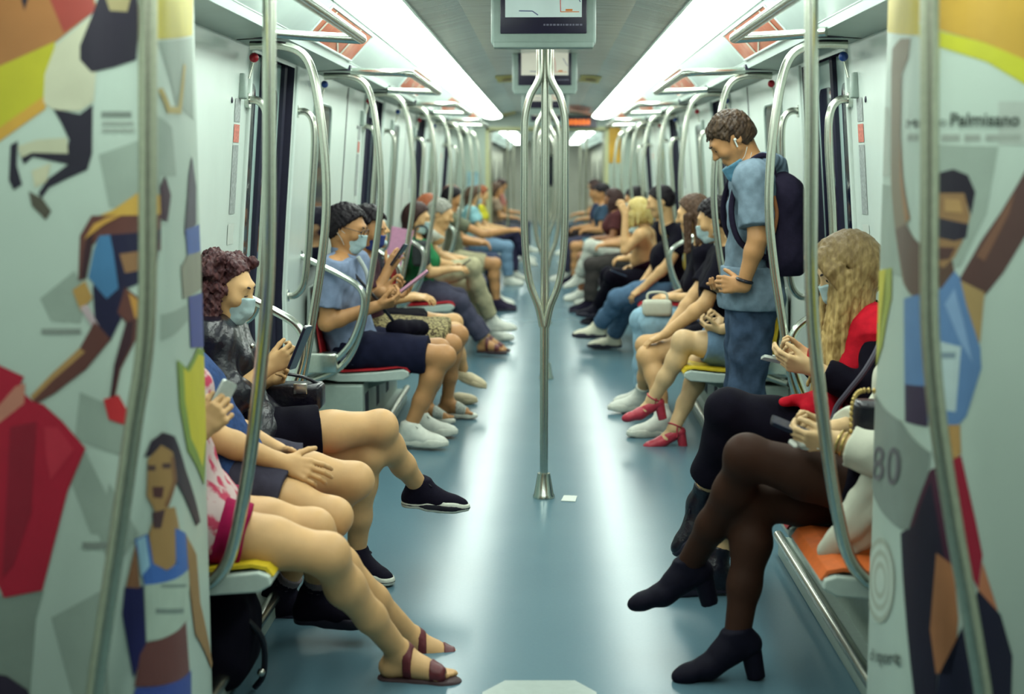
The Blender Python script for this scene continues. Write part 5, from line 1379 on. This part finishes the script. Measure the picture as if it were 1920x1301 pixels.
GRSL = mat('slide_grey', srgb(176, 182, 172), .6, var=.3, scale=60, stretch=(4, 1, 1))
A.sandal('R', dS, (0, 0, 1), GRSL, SOLEW, ((.07, .14),)); A.sandal('L', (.97, -.2, 0), (0, 0, 1), GRSL, SOLEW, ((.07, .14),))
phone(at(748, 478, 8.14), unit(V(.5, 0, .75)), (-.8, .2, .5), 'dark phone raised by the woman with royal blue mask', PHB)

# -- person mostly hidden behind her, beige flat shoe showing
J, F, R, U = sitter(-1, 8.92, X=1.07, fem=True, size=.95)
J.update(knR=at(852, 622, 8.80), knL=at(850, 605, 9.02), anR=at(868, 690, 8.92), anL=V(-.62, 9.1, .085)); fix_elbows(J, R, True)
A = Person('person hidden behind the leopard skirt with one leg crossed, beige flat shoe', J, 'light', True, .93, vox=.008)
A.body(); A.hand('R', (.9, 0, 0), (0, .3, -.9)); A.hand('L', (.9, 0, 0), (0, -.3, -.9)); A.finish(); A.hair_short(hairm('hair_black', (22, 15, 22))); A.top(BLKCL, 'top', .6); A.skirt(BLKCL, .6)
BEI = mat('beige_leather', srgb(206, 192, 156), .5)
A.shoe('R', (.92, -.2, -.3), (.3, 0, .9), BEI, BEI, 'flat'); A.shoe('L', (.97, 0, 0), (0, 0, 1), BEI, BEI, 'flat')
# ------------------------------------------------------------------ people on the right, nearest first
CREAM = cloth('cream_coat', (206, 208, 190), .05, 12); TIGHTS = mat('sheer_dark_tights', srgb(56, 35, 26), .6, var=.12, scale=10, spec=.12)
SUEDE = mat('black_suede', srgb(16, 14, 30), .7, var=.1, scale=80, spec=.15)
# -- woman in cream coat and dark tights (torso behind the advert screen)
J, F, R, U = sitter(1, 4.12, X=1.02, fem=True)
J.update(hipL=V(.99, 4.02, .57), hipR=V(1.0, 4.22, .53), knL=at(1402, 856, 4.10), knR=at(1408, 942, 4.20), anL=at(1292, 1058, 4.32), anR=at(1382, 1192, 4.12), pelvis=V(1.03, 4.12, .55))
J['chest'] = V(1.1, 4.1, .87); J['neck'] = V(1.12, 4.08, 1.05); J['head'] = V(1.09, 4.08, 1.19); J['shL'] = V(1.1, 3.92, 1.0); J['shR'] = V(1.1, 4.24, 1.0)
J['wrL'] = at(1568, 826, 3.92); J['elL'] = at(1660, 862, 3.86); J['wrR'] = at(1560, 806, 4.12); fix_elbows(J, R, True); bones('R1', J)
A = Person('woman in cream coat and sheer dark tights with crossed legs, black block heels, right foreground', J, 'pale', True, .98, f=(-.85, 0, -.45))
B = A.body(); A.hand('L', (-.93, .15, -.05), (.0, .85, .5), (.7, .75, .8, .9), (.8, .4, .4), spread=0); A.hand('R', (-.9, -.2, .0), (0, -.7, .6), (.8, .85, .9, .9), (.8, .3, .4), spread=0)
A.finish(); A.hair_long(hairm('hair_brown', (58, 38, 36)), .3)
T = Blob(); 
for sd in 'LR': A.leg(T, sd, 2.0, .004, False)
T.cone(A.J['hipL'], A.J['hipR'], .1, .1, .03); A.part('tights', T, TIGHTS, .006)
A.skirt(BLKCL, .34, .012)
o = A.top(CREAM, 'coat', 1.72, .024, .02, noise=.005)
K = Blob(); K.cone(at(1640, 900, 3.86), at(1560, 1010, 3.86), .03, .02, .02, (V(0, 1, 0), .6)); K.cone(at(1640, 960, 3.86), at(1545, 1035, 3.86), .03, .018, .03, (V(0, 1, 0), .6)); K.cone(at(1640, 1000, 3.88), at(1580, 1042, 3.88), .03, .02, .03, (V(0, 1, 0), .6)); K.cone(at(1660, 900, 3.88), at(1600, 960, 3.9), .05, .04, .04, (V(0, 1, 0), .6)); K.noise = (.004, 40, 2)
A.part('coat_skirt', K, CREAM, .006, o)
A.shoe('L', (-.93, .0, -.28), (-.22, 0, .97), SUEDE, SUEDE, 'heel', size=1.14, shaft=.02); A.shoe('R', (-.965, -.1, -.24), (-.24, 0, .97), SUEDE, SUEDE, 'heel', size=1.14, shaft=.02)
b = MB(); d = unit(A.J['elL'] - A.J['wrL']); 
for q in (.0, .014): b.tube([A.J['wrL'] + d*(.01 + q) + (unit(np.cross(d, V(0, 0, 1)))*math.cos(t) + unit(np.cross(unit(np.cross(d, V(0, 0, 1))), d))*math.sin(t))*.033 for t in np.linspace(0, 2*math.pi, 21)], .004, 6, cap=False)
b.build('bracelet', GOLD, A.root, True, base=A.base)
phone(at(1492, 806, 3.98), unit(V(-.85, .1, .35)), (-.2, -.1, .95), 'dark phone held by the woman in cream coat', PHB)
bp = at(1618, 790, 3.98)
root = empty('handbag', (bp[0] + .05, bp[1], bp[2] - .12), 'dark handbag with gold chain handle beside the woman in cream coat', 'bag'); bs = root.location
b = MB(); b.box((bp[0] - .03, bp[1] - .04, bp[2] - .13), (bp[0] + .17, bp[1] + .05, bp[2] + .06), 0, .02); b.build('body', BLKLEA, root, True, base=bs)
b = MB(); P = bez([bp + V(-.035, -.05, -.09), bp + V(-.045, -.055, .0), bp + V(-.04, -.055, .07), bp + V(-.01, -.05, .095), bp + V(.06, -.05, .085), bp + V(.1, -.04, .06)], 10)
for i in range(0, len(P) - 1, 2): b.sphere(P[i], (.0055, .0055, .008), 0, 8, 6)
b.build('chain', GOLD, root, True, base=bs)
TIS = mat('paper_tissue', srgb(214, 216, 206), .8)
B = Blob(); q = at(1525, 838, 3.95); B.cone(q + V(-.05, 0, .01), q + V(.05, .02, -.012), .022, .026, .02, (V(0, 0, 1), .35)); B.noise = (.006, 90, 3)
tag(mesh_obj('paper_tissue', [B.mesh(.004)], TIS, None, tuple(q)), 'crumpled white tissue on the lap of the woman in cream coat', 'tissue')

# -- blonde woman in red top and black cardigan
J, F, R, U = sitter(1, 4.92, X=1.03, fem=True)
J['head'] = at(1590, 505, 4.88); J['neck'] = at(1612, 585, 4.9); J['chest'] = at(1610, 680, 4.92); J['shL'] = at(1652, 622, 4.76); J['shR'] = at(1572, 606, 5.02)
J.update(hipL=V(.99, 4.82, .58), hipR=V(1.0, 5.02, .53), knL=at(1368, 772, 4.88), knR=at(1395, 850, 5.0), anL=at(1312, 945, 5.04), anR=V(.60, 4.98, .088))
J['wrL'] = at(1522, 690, 4.72); J['elL'] = at(1640, 742, 4.68); J['wrR'] = at(1520, 672, 4.98); fix_elbows(J, R, True); bones('R2', J)
A = Person('blonde woman in red top and black cardigan with mask, legs crossed, leather boots', J, 'pale', True, .98, f=(-.88, -.1, -.5))
B = A.body(); A.hand('L', (-.94, .12, .2), (.05, .75, .6), (.45, .55, .7, .8), (.8, .4, .4), spread=0); A.hand('R', (-.9, -.15, .2), (.1, -.7, .6), (.7, .75, .8, .85), (.8, .3, .4), spread=0)
A.finish(); A.eyes(); A.mask(MASKB)
A.hair_long(ombre(hairm('hair_blonde', (140, 112, 66), (214, 184, 120)), .98, 1.30, (92, 76, 52)), .40, .02, True, .014, 46, 4, .03)
A.bottoms(BLKCL, 'trousers', 1.68, .02, .012)
o = A.top(REDTOP, 'red_top', .12, .055, .018, noise=.004)
K = Blob(); K.cone(at(1480, 752, 4.78), at(1560, 745, 4.8), .03, .05, .03, (V(0, 0, 1), .6)); K.cone(at(1520, 765, 4.74), at(1585, 790, 4.76), .035, .05, .03); K.cone(at(1560, 740, 4.8), at(1610, 720, 4.9), .05, .07, .03); K.noise = (.006, 45, 1); A.part('red_top_hem', K, REDTOP, .006, o)
C = Blob(); A.torso(C, .026, low=True, k=.06); pc = (A.J['chest'] - A.bf*.035, A.bf); C.p = [(z[0], z[1], z[2], z[3], z[4], z[5], z[6], tuple(z[7]) + (pc,), z[8]) for z in C.p]
for sd in 'LR': A.arm(C, sd, 1.8, .018, True, .01)
C.cut(A.J['neck'] + A.uv*.035, unit(A.uv + A.bf*.2)); pf = A.J['chest'] + A.bf*.03; 
C.ball(A.J['chest'] + A.bf*.17, (.115, .17, .4), .01, (A.rv, A.bf, A.uv), sub=True); C.noise = (.004, 36, 2); C.cut(A.J['pelvis'] - A.uv*.05, -A.uv)
A.part('cardigan', C, BLKCL, .0065)
A.shoe('L', (-.72, -.1, -.68), (-.66, 0, .72), BLKLEA, SOLED, 'boot', LACE, shaft=.06); A.shoe('R', (-.97, -.05, 0), (0, 0, 1), BLKLEA, SOLED, 'boot', LACE, shaft=.06)
phone(at(1470, 678, 4.8), unit(V(-.93, 0, .2)), (.1, .25, .95), 'white edged phone held by the blonde woman', PHW)
root = empty('shoulder_bag', tuple(at(1640, 830, 4.72)), 'dark shoulder bag with long strap worn by the blonde woman', 'bag'); bs = root.location
b = MB(); q = at(1640, 830, 4.72); b.box(q - V(.1, .05, .0), q + V(.08, .06, .16), 0, .02); b.build('body', BLKLEA, root, True, base=bs)
b = MB(); b.tube(bez([at(1560, 800, 4.66), at(1568, 765, 4.66), at(1590, 735, 4.64), at(1625, 690, 4.62), at(1650, 640, 4.64), at(1648, 600, 4.72)], 6), .010, 8); b.build('strap', mat('grey_strap', srgb(74, 70, 84), .6), root, True, base=bs)

# -- standing man with backpack
s = 1; Y = 6.72
J = dict(pelvis=V(.95, Y, .93), chest=at(1420, 410, Y), neck=at(1412, 305, Y), head=at(1372, 262, Y), hipL=V(.955, Y - .09, .90), hipR=V(.955, Y + .09, .90), knL=V(.93, Y - .1, .48), knR=V(.94, Y + .11, .48), anL=V(.97, Y - .11, .086), anR=V(.96, Y + .13, .086),
         shL=at(1412, 338, Y - .19), shR=at(1402, 330, Y + .19), elL=at(1420, 450, Y - .26), wrL=at(1393, 536, Y - .25), wrR=at(1378, 540, Y + .04))
J['elR'] = ik(J['shR'], J['wrR'], .29, .26, V(.5, .8, -.3)); bones('R3', J)
A = Person('standing man in pale blue shirt and jeans with backpack and mask under the chin', J, 'tan', False, 1.0, f=(-.76, -.02, -.65), vox=.0065)
B = A.body(); A.hand('L', (-.85, .3, .05), (.1, .9, -.1), (.8, .85, .9, .95), (.6, .5, .4), spread=0); A.hand('R', (-.6, -.6, -.1), (-.3, -.3, .8), (.6, .6, .6, .6))
A.finish(); A.eyes(); A.mask(mat('mask_teal', srgb(96, 150, 176), .7), low=.075, loops=True)
A.hair_short(hairm('hair_short_brown', (46, 36, 30), (76, 60, 44)), .011, .06, -.02, (.003, 120), .006)
DSH = cloth('faded_denim_shirt', (116, 136, 150), .16, 20)
o = A.top(DSH, 'shirt', .78, .026, .024, noise=.006)
K = Blob(); nk = A.J['neck']; K.cone(nk - A.bf*.05 + A.uv*.0 - A.rv*.07, nk - A.bf*.05 + A.rv*.07, .05, .05, .03); K.cone(nk - A.bf*.08 - A.rv*.06 + A.uv*.01, nk + A.bf*.05 - A.rv*.085 - A.uv*.035, .04, .026, .03); K.cone(nk - A.bf*.08 + A.rv*.06 + A.uv*.01, nk + A.bf*.05 + A.rv*.085 - A.uv*.035, .04, .026, .03); K.cone(nk - A.bf*.1 - A.uv*.02, nk - A.bf*.12 - A.uv*.09, .06, .05, .03); K.noise = (.005, 50, 1)
K.cut(nk + A.uv*.05, A.uv); A.part('hood', K, DSH, .006, o)
HM = Blob(); A.torso(HM, .045, up=False); HM.cone(A.J['pelvis'] - A.uv*.1, A.J['pelvis'] + A.uv*.1, .165, .15, .03, (A.bf, .85)); HM.cut(A.J['pelvis'] - A.uv*.075, -A.uv); HM.cut(A.J['pelvis'] + A.uv*.12, A.uv); HM.noise = (.005, 40, 1); A.part('shirt_hem', HM, DSH, .0065, o)
A.bottoms(JEANS, 'jeans', 1.93, .022, .03, noise=.006)
for sd in 'LR': A.shoe(sd, (-.97, -.05, 0), (0, 0, 1), CAN, SOLEW, 'sneaker')
c = A.J['head']; q = lambda a, b_, d: c + (A.hr*a + A.f*b_ + A.u*d)*A.hs
for sg in (-1, 1):
    b = MB(); b.sphere(q(sg*.088, .0, -.002), .0075); b.tube([q(sg*.09, .004, -.004), q(sg*.091, .012, -.035)], .0036, 8); b.build('earbud', PHW, A.root, True, base=A.base)
d = unit(A.J['elL'] - A.J['wrL']); e1 = unit(np.cross(d, V(0, 0, 1))); e2 = np.cross(e1, d)
b = MB(); b.tube([A.J['wrL'] + d*.025 + (e1*math.cos(t) + e2*math.sin(t))*.034 for t in np.linspace(0, 2*math.pi, 21)], .008, 8, cap=False); b.build('watch', mat('black_watch', srgb(24, 22, 34), .35), A.root, True, base=A.base)
bk = at(1470, 415, Y - .02)
root = empty('backpack', tuple(bk - V(0, 0, .25)), 'black backpack on the back of the standing man', 'backpack'); bs = root.location
BKP = cloth('backpack_fabric', (34, 30, 48), .1, 60)
B = Blob(); B.cone(bk + V(.0, -.07, -.15), bk + V(.0, .07, -.15), .10, .10, .03, (V(0, 1, 0), 1)); B.cone(bk + V(-.01, -.07, .1), bk + V(-.01, .07, .1), .085, .085, .08); B.cone(bk + V(0, -.08, -.16), bk + V(-.01, -.07, .1), .1, .08, .05); B.cone(bk + V(0, .08, -.16), bk + V(-.01, .07, .1), .1, .08, .05); B.cone(bk + V(-.02, -.03, .15), bk + V(-.03, .03, .19), .07, .05, .06); B.cut(bk + V(0, 0, -.245), V(0, 0, -1)); B.noise = (.004, 30, 1)
mesh_obj('body', [B.mesh(.007)], BKP, root, bs)
B = Blob(); B.cone(bk + V(.075, -.06, -.14), bk + V(.075, .06, -.14), .05, .05, .03); B.cone(bk + V(.065, -.06, -.04), bk + V(.065, .06, -.04), .04, .04, .03); mesh_obj('pocket', [B.mesh(.007)], BKP, root, bs)
for sg in (-1, 1):
    n0 = A.J['neck']; P = [bk + V(-.05, sg*.08, .17), n0 + V(.04, sg*.11, .03), n0 + V(-.06, sg*.125, -.03), A.J['chest'] + V(-.14, sg*.15, .06), A.J['chest'] + V(-.1, sg*.17, -.1), A.J['chest'] + V(.04, sg*.17, -.18)]
    b = MB(); b.tube(bez(P, 6), .014, 8); b.build('strap', BKP, root, True, base=bs)
b = MB(); b.tube(bez([bk + V(-.075, -.16, .12), bk + V(-.06, -.165, .04), bk + V(-.07, -.17, -.03), bk + V(-.075, -.165, -.05)], 6), .009, 8); b.build('leather_pull', mat('tan_leather', srgb(150, 96, 54), .5), root, True, base=bs)

# -- woman in red heels, skirt of faded denim
J, F, R, U = sitter(1, 7.8, X=1.05, fem=True, lean=.05)
J.update(knL=at(1282, 640, 7.68), anL=at(1224, 748, 7.74), knR=at(1312, 682, 7.84), anR=at(1264, 802, 7.74), wrL=at(1352, 618, 7.62), wrR=at(1362, 606, 7.86)); fix_elbows(J, R, True); bones('R4', J)
RED2 = mat('red_leather', srgb(186, 52, 70), .4, var=.08)
A = Person('woman in red heeled shoes and faded denim skirt with crossed legs behind the standing man', J, 'pale', True, .98, f=(-.85, 0, -.5))
B = A.body(); A.foot(B, 'L', (-.93, .0, -.32), (-.3, 0, .95), g=-.005, toes=False, L=.9); A.foot(B, 'R', (-.95, -.05, -.28), (-.28, 0, .95), g=-.005, toes=False, L=.9)
A.hand('L', (-.9, .2, .1), (.0, .5, .8), (.8, .85, .9, .9), spread=0); A.hand('R', (-.9, -.2, .1), (0, -.5, .8), (.8, .85, .9, .9), spread=0); A.finish(); A.hair_long(hairm('hair_brown', (58, 38, 36)), .25); A.mask()
A.top(BLKCL, 'top', .6); A.skirt(cloth('faded_denim_skirt', (112, 140, 166), .15, 20), .62, .02)
for sd, f2, n2 in (('L', (-.95, 0, -.26), (-.24, 0, .97)), ('R', (-.965, -.05, -.24), (-.24, 0, .97))):
    o = A.shoe(sd, f2, n2, RED2, RED2, 'heel')
    an = A.J['an'+sd]; d = unit(A.J['kn'+sd] - an); e1 = unit(np.cross(d, V(0, 1, 0))); e2 = np.cross(e1, d)
    b = MB(); b.tube([an + d*.012 + (e1*math.cos(t) + e2*math.sin(t))*.038 for t in np.linspace(0, 2*math.pi, 21)], .0045, 6, cap=False); b.build('ankle_strap', RED2, o, True, base=A.base)
    b = MB(); b.tube([an - d*.05 + V(.03, -.03, 0), an + d*.012 + V(.01, -.036, 0)], .0045, 6); b.build('ankle_strap', RED2, o, True, base=A.base)
phone(at(1330, 612, 7.66), unit(V(-.8, .1, .5)), (-.2, 0, 1), 'phone held by the woman in red heels', PHS)

# -- man in black T-shirt leaning forward
J, F, R, U = sitter(1, 8.4, X=1.02)
J.update(chest=at(1350, 545, 8.4), neck=at(1368, 462, 8.4), head=at(1342, 412, 8.38), shL=at(1362, 492, 8.2), shR=at(1352, 480, 8.6), elL=at(1322, 570, 8.12), wrL=at(1248, 626, 8.14), wrR=at(1240, 640, 8.4), knL=at(1215, 668, 8.16), anL=at(1245, 786, 8.02), knR=at(1212, 648, 8.56), anR=at(1205, 742, 8.78)); J['pelvis'] = V(1.02, 8.4, .535); fix_elbows(J, R); bones('R5', J)
A = Person('dark haired man in black shirt and white sneakers leaning forward on his bare knees', J, 'light', False, 1.0, f=(-.93, .2, -.3))
A.body(); A.hand('L', (-.85, .1, -.4), (-.3, .1, -.9), (.3, .35, .4, .4)); A.hand('R', (-.85, -.1, -.3), (-.2, -.2, -.9), (.4, .4, .4, .4)); A.finish(); A.eyes(); A.mask(); A.hair_short(hairm('hair_black', (22, 15, 22)), .018, .05, -.03); A.top(BLKCL, 'shirt', .75, .016, .016); A.bottoms(BLKCL, 'shorts', .6, .016, .02)
for sd in 'LR':
    f2 = (-.96, -.2, 0) if sd == 'L' else (-.97, 0, 0); A.shoe(sd, f2, (0, 0, 1), WHSH, SOLEW, 'sneaker', shaft=.05)

# -- woman in light jeans with a white bag
J, F, R, U = sitter(1, 8.98, X=1.05, fem=True)
J.update(head=at(1300, 402, 8.95), neck=at(1318, 455, 8.97), chest=at(1322, 530, 8.98), knL=at(1222, 606, 8.84), knR=at(1205, 600, 9.06), anL=V(.66, 8.84, .09), anR=V(.62, 9.08, .09), shL=at(1322, 480, 8.8), shR=at(1308, 474, 9.14)); fix_elbows(J, R, True); bones('R6', J)
A = Person('brown haired woman in black top and light jeans beside the man leaning forward', J, 'light', True, .98, f=(-.95, .1, -.25), vox=.007)
A.body(); A.hand('L', (-.9, .1, 0), (0, .3, -.9)); A.hand('R', (-.9, 0, 0), (0, -.3, -.9)); A.finish(); A.eyes(); A.hair_long(hairm('hair_mid_brown', (84, 62, 48)), .22); A.top(BLKCL, 'top', 1.2); A.bottoms(cloth('light_jeans', (150, 186, 204), .08), 'jeans', 1.93, .018, .014)
for sd in 'LR': A.shoe(sd, (-.97, 0, 0), (0, 0, 1), WHSH, SOLEW)
q = at(1232, 580, 8.8); root = empty('handbag', tuple(q - V(0, 0, .05)), 'small white handbag on the knees in light jeans', 'bag'); bs = root.location
b = MB(); b.box(q - V(.09, .05, .04), q + V(.09, .05, .06), 0, .025); b.build('body', CREAM, root, True, base=bs)
b = MB(); b.tube(bez([q + V(-.06, 0, .05), q + V(-.05, 0, .1), q + V(.05, 0, .1), q + V(.06, 0, .05)], 6), .008, 8); b.build('handle', CREAM, root, True, base=bs)
# ------------------------------------------------------------------ people further down the carriage
HB = hairm('hair_black', (22, 15, 22)); HBR = hairm('hair_brown', (58, 38, 36)); HMB = hairm('hair_mid_brown', (84, 62, 48)); HBL = hairm('hair_pale_blonde', (196, 170, 96), (214, 196, 132)); HGR = hairm('hair_grey', (150, 150, 140)); HGI = hairm('hair_ginger', (150, 84, 54))
FC = lambda *c: cloth('cloth_%02x%02x%02x' % c, c)
def far(label, s, Y, skin, top, bot, hair, fem=False, X=1.04, sleeve=.6, legs='trousers', shoes=WHSH, J2=None, mask=None, f=None, hl=.2, vox=.011, lean=.06, size=1.0, cross=False, knee=.43, lab2=None):
    J, F, R, U = sitter(s, Y, X, fem=fem, lean=lean, size=size, knee=knee)
    if cross:
        a, b = ('R', 'L') if s < 0 else ('L', 'R')
        J['kn'+a] = J['pelvis'] + F*.44 + U*.12 - R*.0; J['an'+a] = J['kn'+a] + F*.13 - U*.34 + V(0, .12, 0); J['hip'+a] = J['hip'+a] + U*.03
    if J2: J.update(J2)
    fix_elbows(J, R, fem, size)
    A = Person(label, J, skin, fem, size, vox=vox, face=vox < .012, f=f if f is not None else F*.92 - U*.35)
    A.body()
    for sd, q in (('R', 1), ('L', -1)):
        A.hand(sd, J['wr'+sd] - J['el'+sd] + F*.1, -U*.8 - R*q*.4, (.5, .55, .6, .6), vox=.007)
    A.finish()
    if hair is not None:
        if fem: A.hair_long(hair, hl, n=18)
        else: A.hair_short(hair, .016)
    if mask: A.mask(mask, loops=False)
    if top is not None: A.top(top, 'top' if fem else 'shirt', sleeve, .016, .012)
    if legs == 'skirt': A.skirt(bot, .75)
    else: A.bottoms(bot, 'shorts' if legs == 'shorts' else 'trousers', .75 if legs == 'shorts' else 1.9, .016, .014)
    if shoes is not None:
        for sd in 'LR':
            d = (F*.97 - U*(.3 if cross and sd == ('R' if s < 0 else 'L') else 0)); A.shoe(sd, d, (0, 0, 1), shoes, SOLEW if shoes is WHSH else SOLED, vox=.008)
    return A
GREEN = FC(40, 118, 72); GREYT = FC(74, 74, 92); WHT = FC(206, 210, 198); OLV = FC(112, 116, 96); BGE = FC(186, 180, 146)
# left, third row
J2 = dict(head=at(782, 408, 11.55), neck=at(778, 446, 11.58), chest=at(790, 492, 11.55), shR=at(780, 462, 11.4), shL=at(790, 456, 11.72), knR=at(862, 568, 11.4), anR=at(908, 640, 11.45), knL=at(858, 558, 11.7), anL=at(915, 636, 11.75), wrR=at(846, 505, 11.4), wrL=at(850, 500, 11.6), elR=at(806, 512, 11.38))
A = far('woman with long brown hair, pale mask and green top, grey trousers and brown sandals', -1, 11.58, 'light', GREEN, GREYT, HBR, True, J2=J2, mask=MASKB, f=(.9, -.2, -.3), hl=.3, vox=.009, shoes=None)
for sd in 'RL':
    B = Blob(); A.foot(B, sd, (.95, -.3, 0), (0, 0, 1)); mesh_obj('bare_foot', [B.mesh(.005)], SK['tan'], A.root, A.base); A.sandal(sd, (.95, -.3, 0), (0, 0, 1), BRLEA, TANSOLE)
phone(at(868, 497, 11.5), (.7, 0, .5), (-.5, 0, .8), 'phone held by the woman in green top', PHB)
J2 = dict(knR=at(884, 500, 12.0), anR=at(922, 600, 12.2), knL=at(880, 540, 12.3), anL=at(918, 618, 12.5), hipR=V(-1.0, 12.05, .58), head=at(826, 402, 12.2), neck=at(822, 440, 12.2), wrR=at(862, 500, 12.0), wrL=at(866, 495, 12.2))
far('grey haired person in white top and cream trousers with one leg raised over the other', -1, 12.18, 'light', WHT, BGE, HGR, False, J2=J2, f=(.9, -.1, -.3), vox=.009)
q = at(790, 470, 11.25); root = empty('tote_bag', tuple(q - V(0, 0, .12)), 'dark patterned bag hanging beside the woman in green top', 'bag'); 
b = MB(); b.box(q - V(.07, .05, .12), q + V(.07, .05, .08), 0, .03); b.build('body', FC(70, 74, 76), root, True, base=root.location)
b = MB(); b.tube(bez([q + V(-.05, 0, .07), q + V(-.04, 0, .18), q + V(.04, 0, .18), q + V(.05, 0, .07)], 5), .008, 6); b.build('strap', FC(70, 74, 76), root, True, base=root.location)
# pink sheet held upright at the armrest
q = at(748, 462, 10.9); pk = MB(); x_ = V(.98, 0, -.2); z_ = V(.2, .1, .97)
c_ = [q + x_*a*.085 + z_*b_*.14 for a, b_ in ((-1, -1), (1, -1), (1, 1), (-1, 1))]; n_ = V(0, .008, 0)
pk.add([p for p in c_] + [p + n_ for p in c_], [(0, 1, 2, 3), (7, 6, 5, 4), (0, 4, 5, 1), (1, 5, 6, 2), (2, 6, 7, 3), (3, 7, 4, 0)])
tag(pk.build('folder', mat('pink_folder', srgb(206, 146, 178), .5), None, base=tuple(q)), 'pink folder propped against the armrest tubes at the third row of seats on the left', 'folder')
far('ginger haired person in white top at the end of the third left row', -1, 12.75, 'light', FC(190, 200, 196), GREYT, HGI, True, X=1.02, mask=None)
# left, fourth row and beyond
far('person in olive shirt and beige shorts with dark bag on the lap', -1, 15.25, 'tan', OLV, BGE, HB, False, X=.98, legs='shorts', shoes=FC(46, 40, 60), J2=dict(wrR=at(955, 432, 15.1), elR=at(905, 440, 15.0)))
far('person in white shirt with reddish hair seated beside the olive shirt', -1, 15.85, 'tan', WHT, FC(60, 70, 96), HGI, False, X=1.02)
far('person in light blue top and mask near the end wall on the left', -1, 18.6, 'light', FC(150, 200, 206), FC(120, 150, 176), HMB, True, X=.92, mask=MASKB, J2=dict())
far('person in yellow top with crossed legs by the gangway on the left', -1, 19.3, 'light', FC(206, 200, 60), FC(60, 58, 84), HGI, True, X=.86, cross=True)
# right, third row
J2 = dict(head=at(1238, 378, 11.6), neck=at(1250, 425, 11.62), chest=at(1246, 490, 11.6), knL=at(1158, 560, 11.5), anL=at(1122, 612, 11.7), knR=at(1168, 578, 11.75), anR=at(1150, 632, 11.9), hipL=V(.95, 11.5, .57), wrL=at(1205, 540, 11.4), wrR=at(1205, 530, 11.6))
far('dark haired person in black top and blue jeans with crossed legs, cream sneakers', 1, 11.62, 'light', BLKCL, FC(84, 112, 140), HB, False, J2=J2, f=(-.95, 0, -.3), vox=.009, shoes=mat('cream_sneaker', srgb(214, 212, 188), .55))
J2 = dict(head=at(1196, 398, 12.3), neck=at(1210, 432, 12.3), chest=at(1212, 482, 12.35), wrL=at(1172, 402, 12.15), elL=at(1172, 470, 12.1), shL=at(1200, 442, 12.1), shR=at(1216, 440, 12.5), knL=at(1150, 520, 12.2), knR=at(1142, 516, 12.5), anL=at(1122, 575, 12.5), anR=at(1130, 590, 12.6), wrR=at(1185, 500, 12.4))
A = far('blonde woman with bare shoulders and dark strapless top, hand raised to her face', 1, 12.3, 'light', None, BLKCL, HBL, True, J2=J2, hl=.12, vox=.009, f=(-.9, .3, -.2), shoes=SUEDE)
B = Blob(); A.torso(B, .014); B.cut(A.J['chest'] - A.uv*.02, A.uv); B.cut(A.J['pelvis'] - A.uv*.05, -A.uv); A.part('strapless_top', B, FC(50, 24, 40), .009)
phone(at(1160, 512, 12.05), (-.8, 0, .3), (0, 0, 1), 'phone resting on the lap of the bare shouldered blonde woman', PHS)
far('dark haired man with pale mask in dark clothes beside the blonde woman', 1, 12.85, 'light', BLKCL, FC(60, 56, 62), HB, False, X=.98, mask=MASKB)
# right, fourth row and beyond
far('dark haired person with light blue mask in the fourth row on the right', 1, 15.1, 'tan', FC(170, 186, 180), FC(66, 62, 60), HB, False, X=.9, mask=MASKB, shoes=FC(26, 22, 40))
far('person in white trousers with one knee raised in the fourth row on the right', 1, 15.7, 'tan', FC(56, 62, 62), WHT, HBR, True, X=.92, cross=True)
far('person in brown dress leaning forward in the fourth row on the right', 1, 16.4, 'brown', FC(84, 48, 50), FC(70, 50, 48), HBR, True, X=.82, legs='skirt', lean=-.05)
far('person in teal shorts near the end wall on the right', 1, 18.7, 'tan', FC(60, 80, 100), FC(92, 130, 146), HB, False, X=.8, legs='shorts', lean=-.08, shoes=FC(26, 22, 40))
far('person in navy top nearest the gangway on the right', 1, 19.35, 'tan', FC(52, 62, 92), FC(70, 70, 90), HBR, False, X=.7, lean=.0)
# next carriage
for i, (sx, Y, c1, c2, hh) in enumerate(((-1, 23.4, (150, 130, 110), (90, 90, 100), HMB), (-1, 26.0, (170, 110, 100), (80, 80, 90), HBR), (1, 22.6, (140, 120, 90), (70, 60, 60), HB), (1, 25.2, (170, 160, 140), (90, 100, 110), HBR))):
    far('blurred passenger in the next carriage %s' % ('in tan top nearest the gangway on the left', 'in pink top further back on the left', 'in khaki top nearest the gangway on the right', 'in cream top further back on the right')[i], sx, Y, 'tan', FC(*c1), FC(*c2), hh, i % 2 == 0, X=.8, vox=.014)
# ------------------------------------------------------------------ world and view
w = bpy.data.worlds.new('world'); SC.world = w; w.use_nodes = True
w.node_tree.nodes['Background'].inputs['Color'].default_value = (.02, .02, .03, 1)
w.node_tree.nodes['Background'].inputs['Strength'].default_value = .2
vs = SC.view_settings
vs.view_transform = 'Standard'; vs.look = 'None'; vs.gamma = 1.0; vs.use_curve_mapping = False
vs.exposure = 0.0
SC.cycles.max_bounces = 8; SC.cycles.diffuse_bounces = 1; SC.cycles.glossy_bounces = 4
SC.cycles.sample_clamp_indirect = 6.0
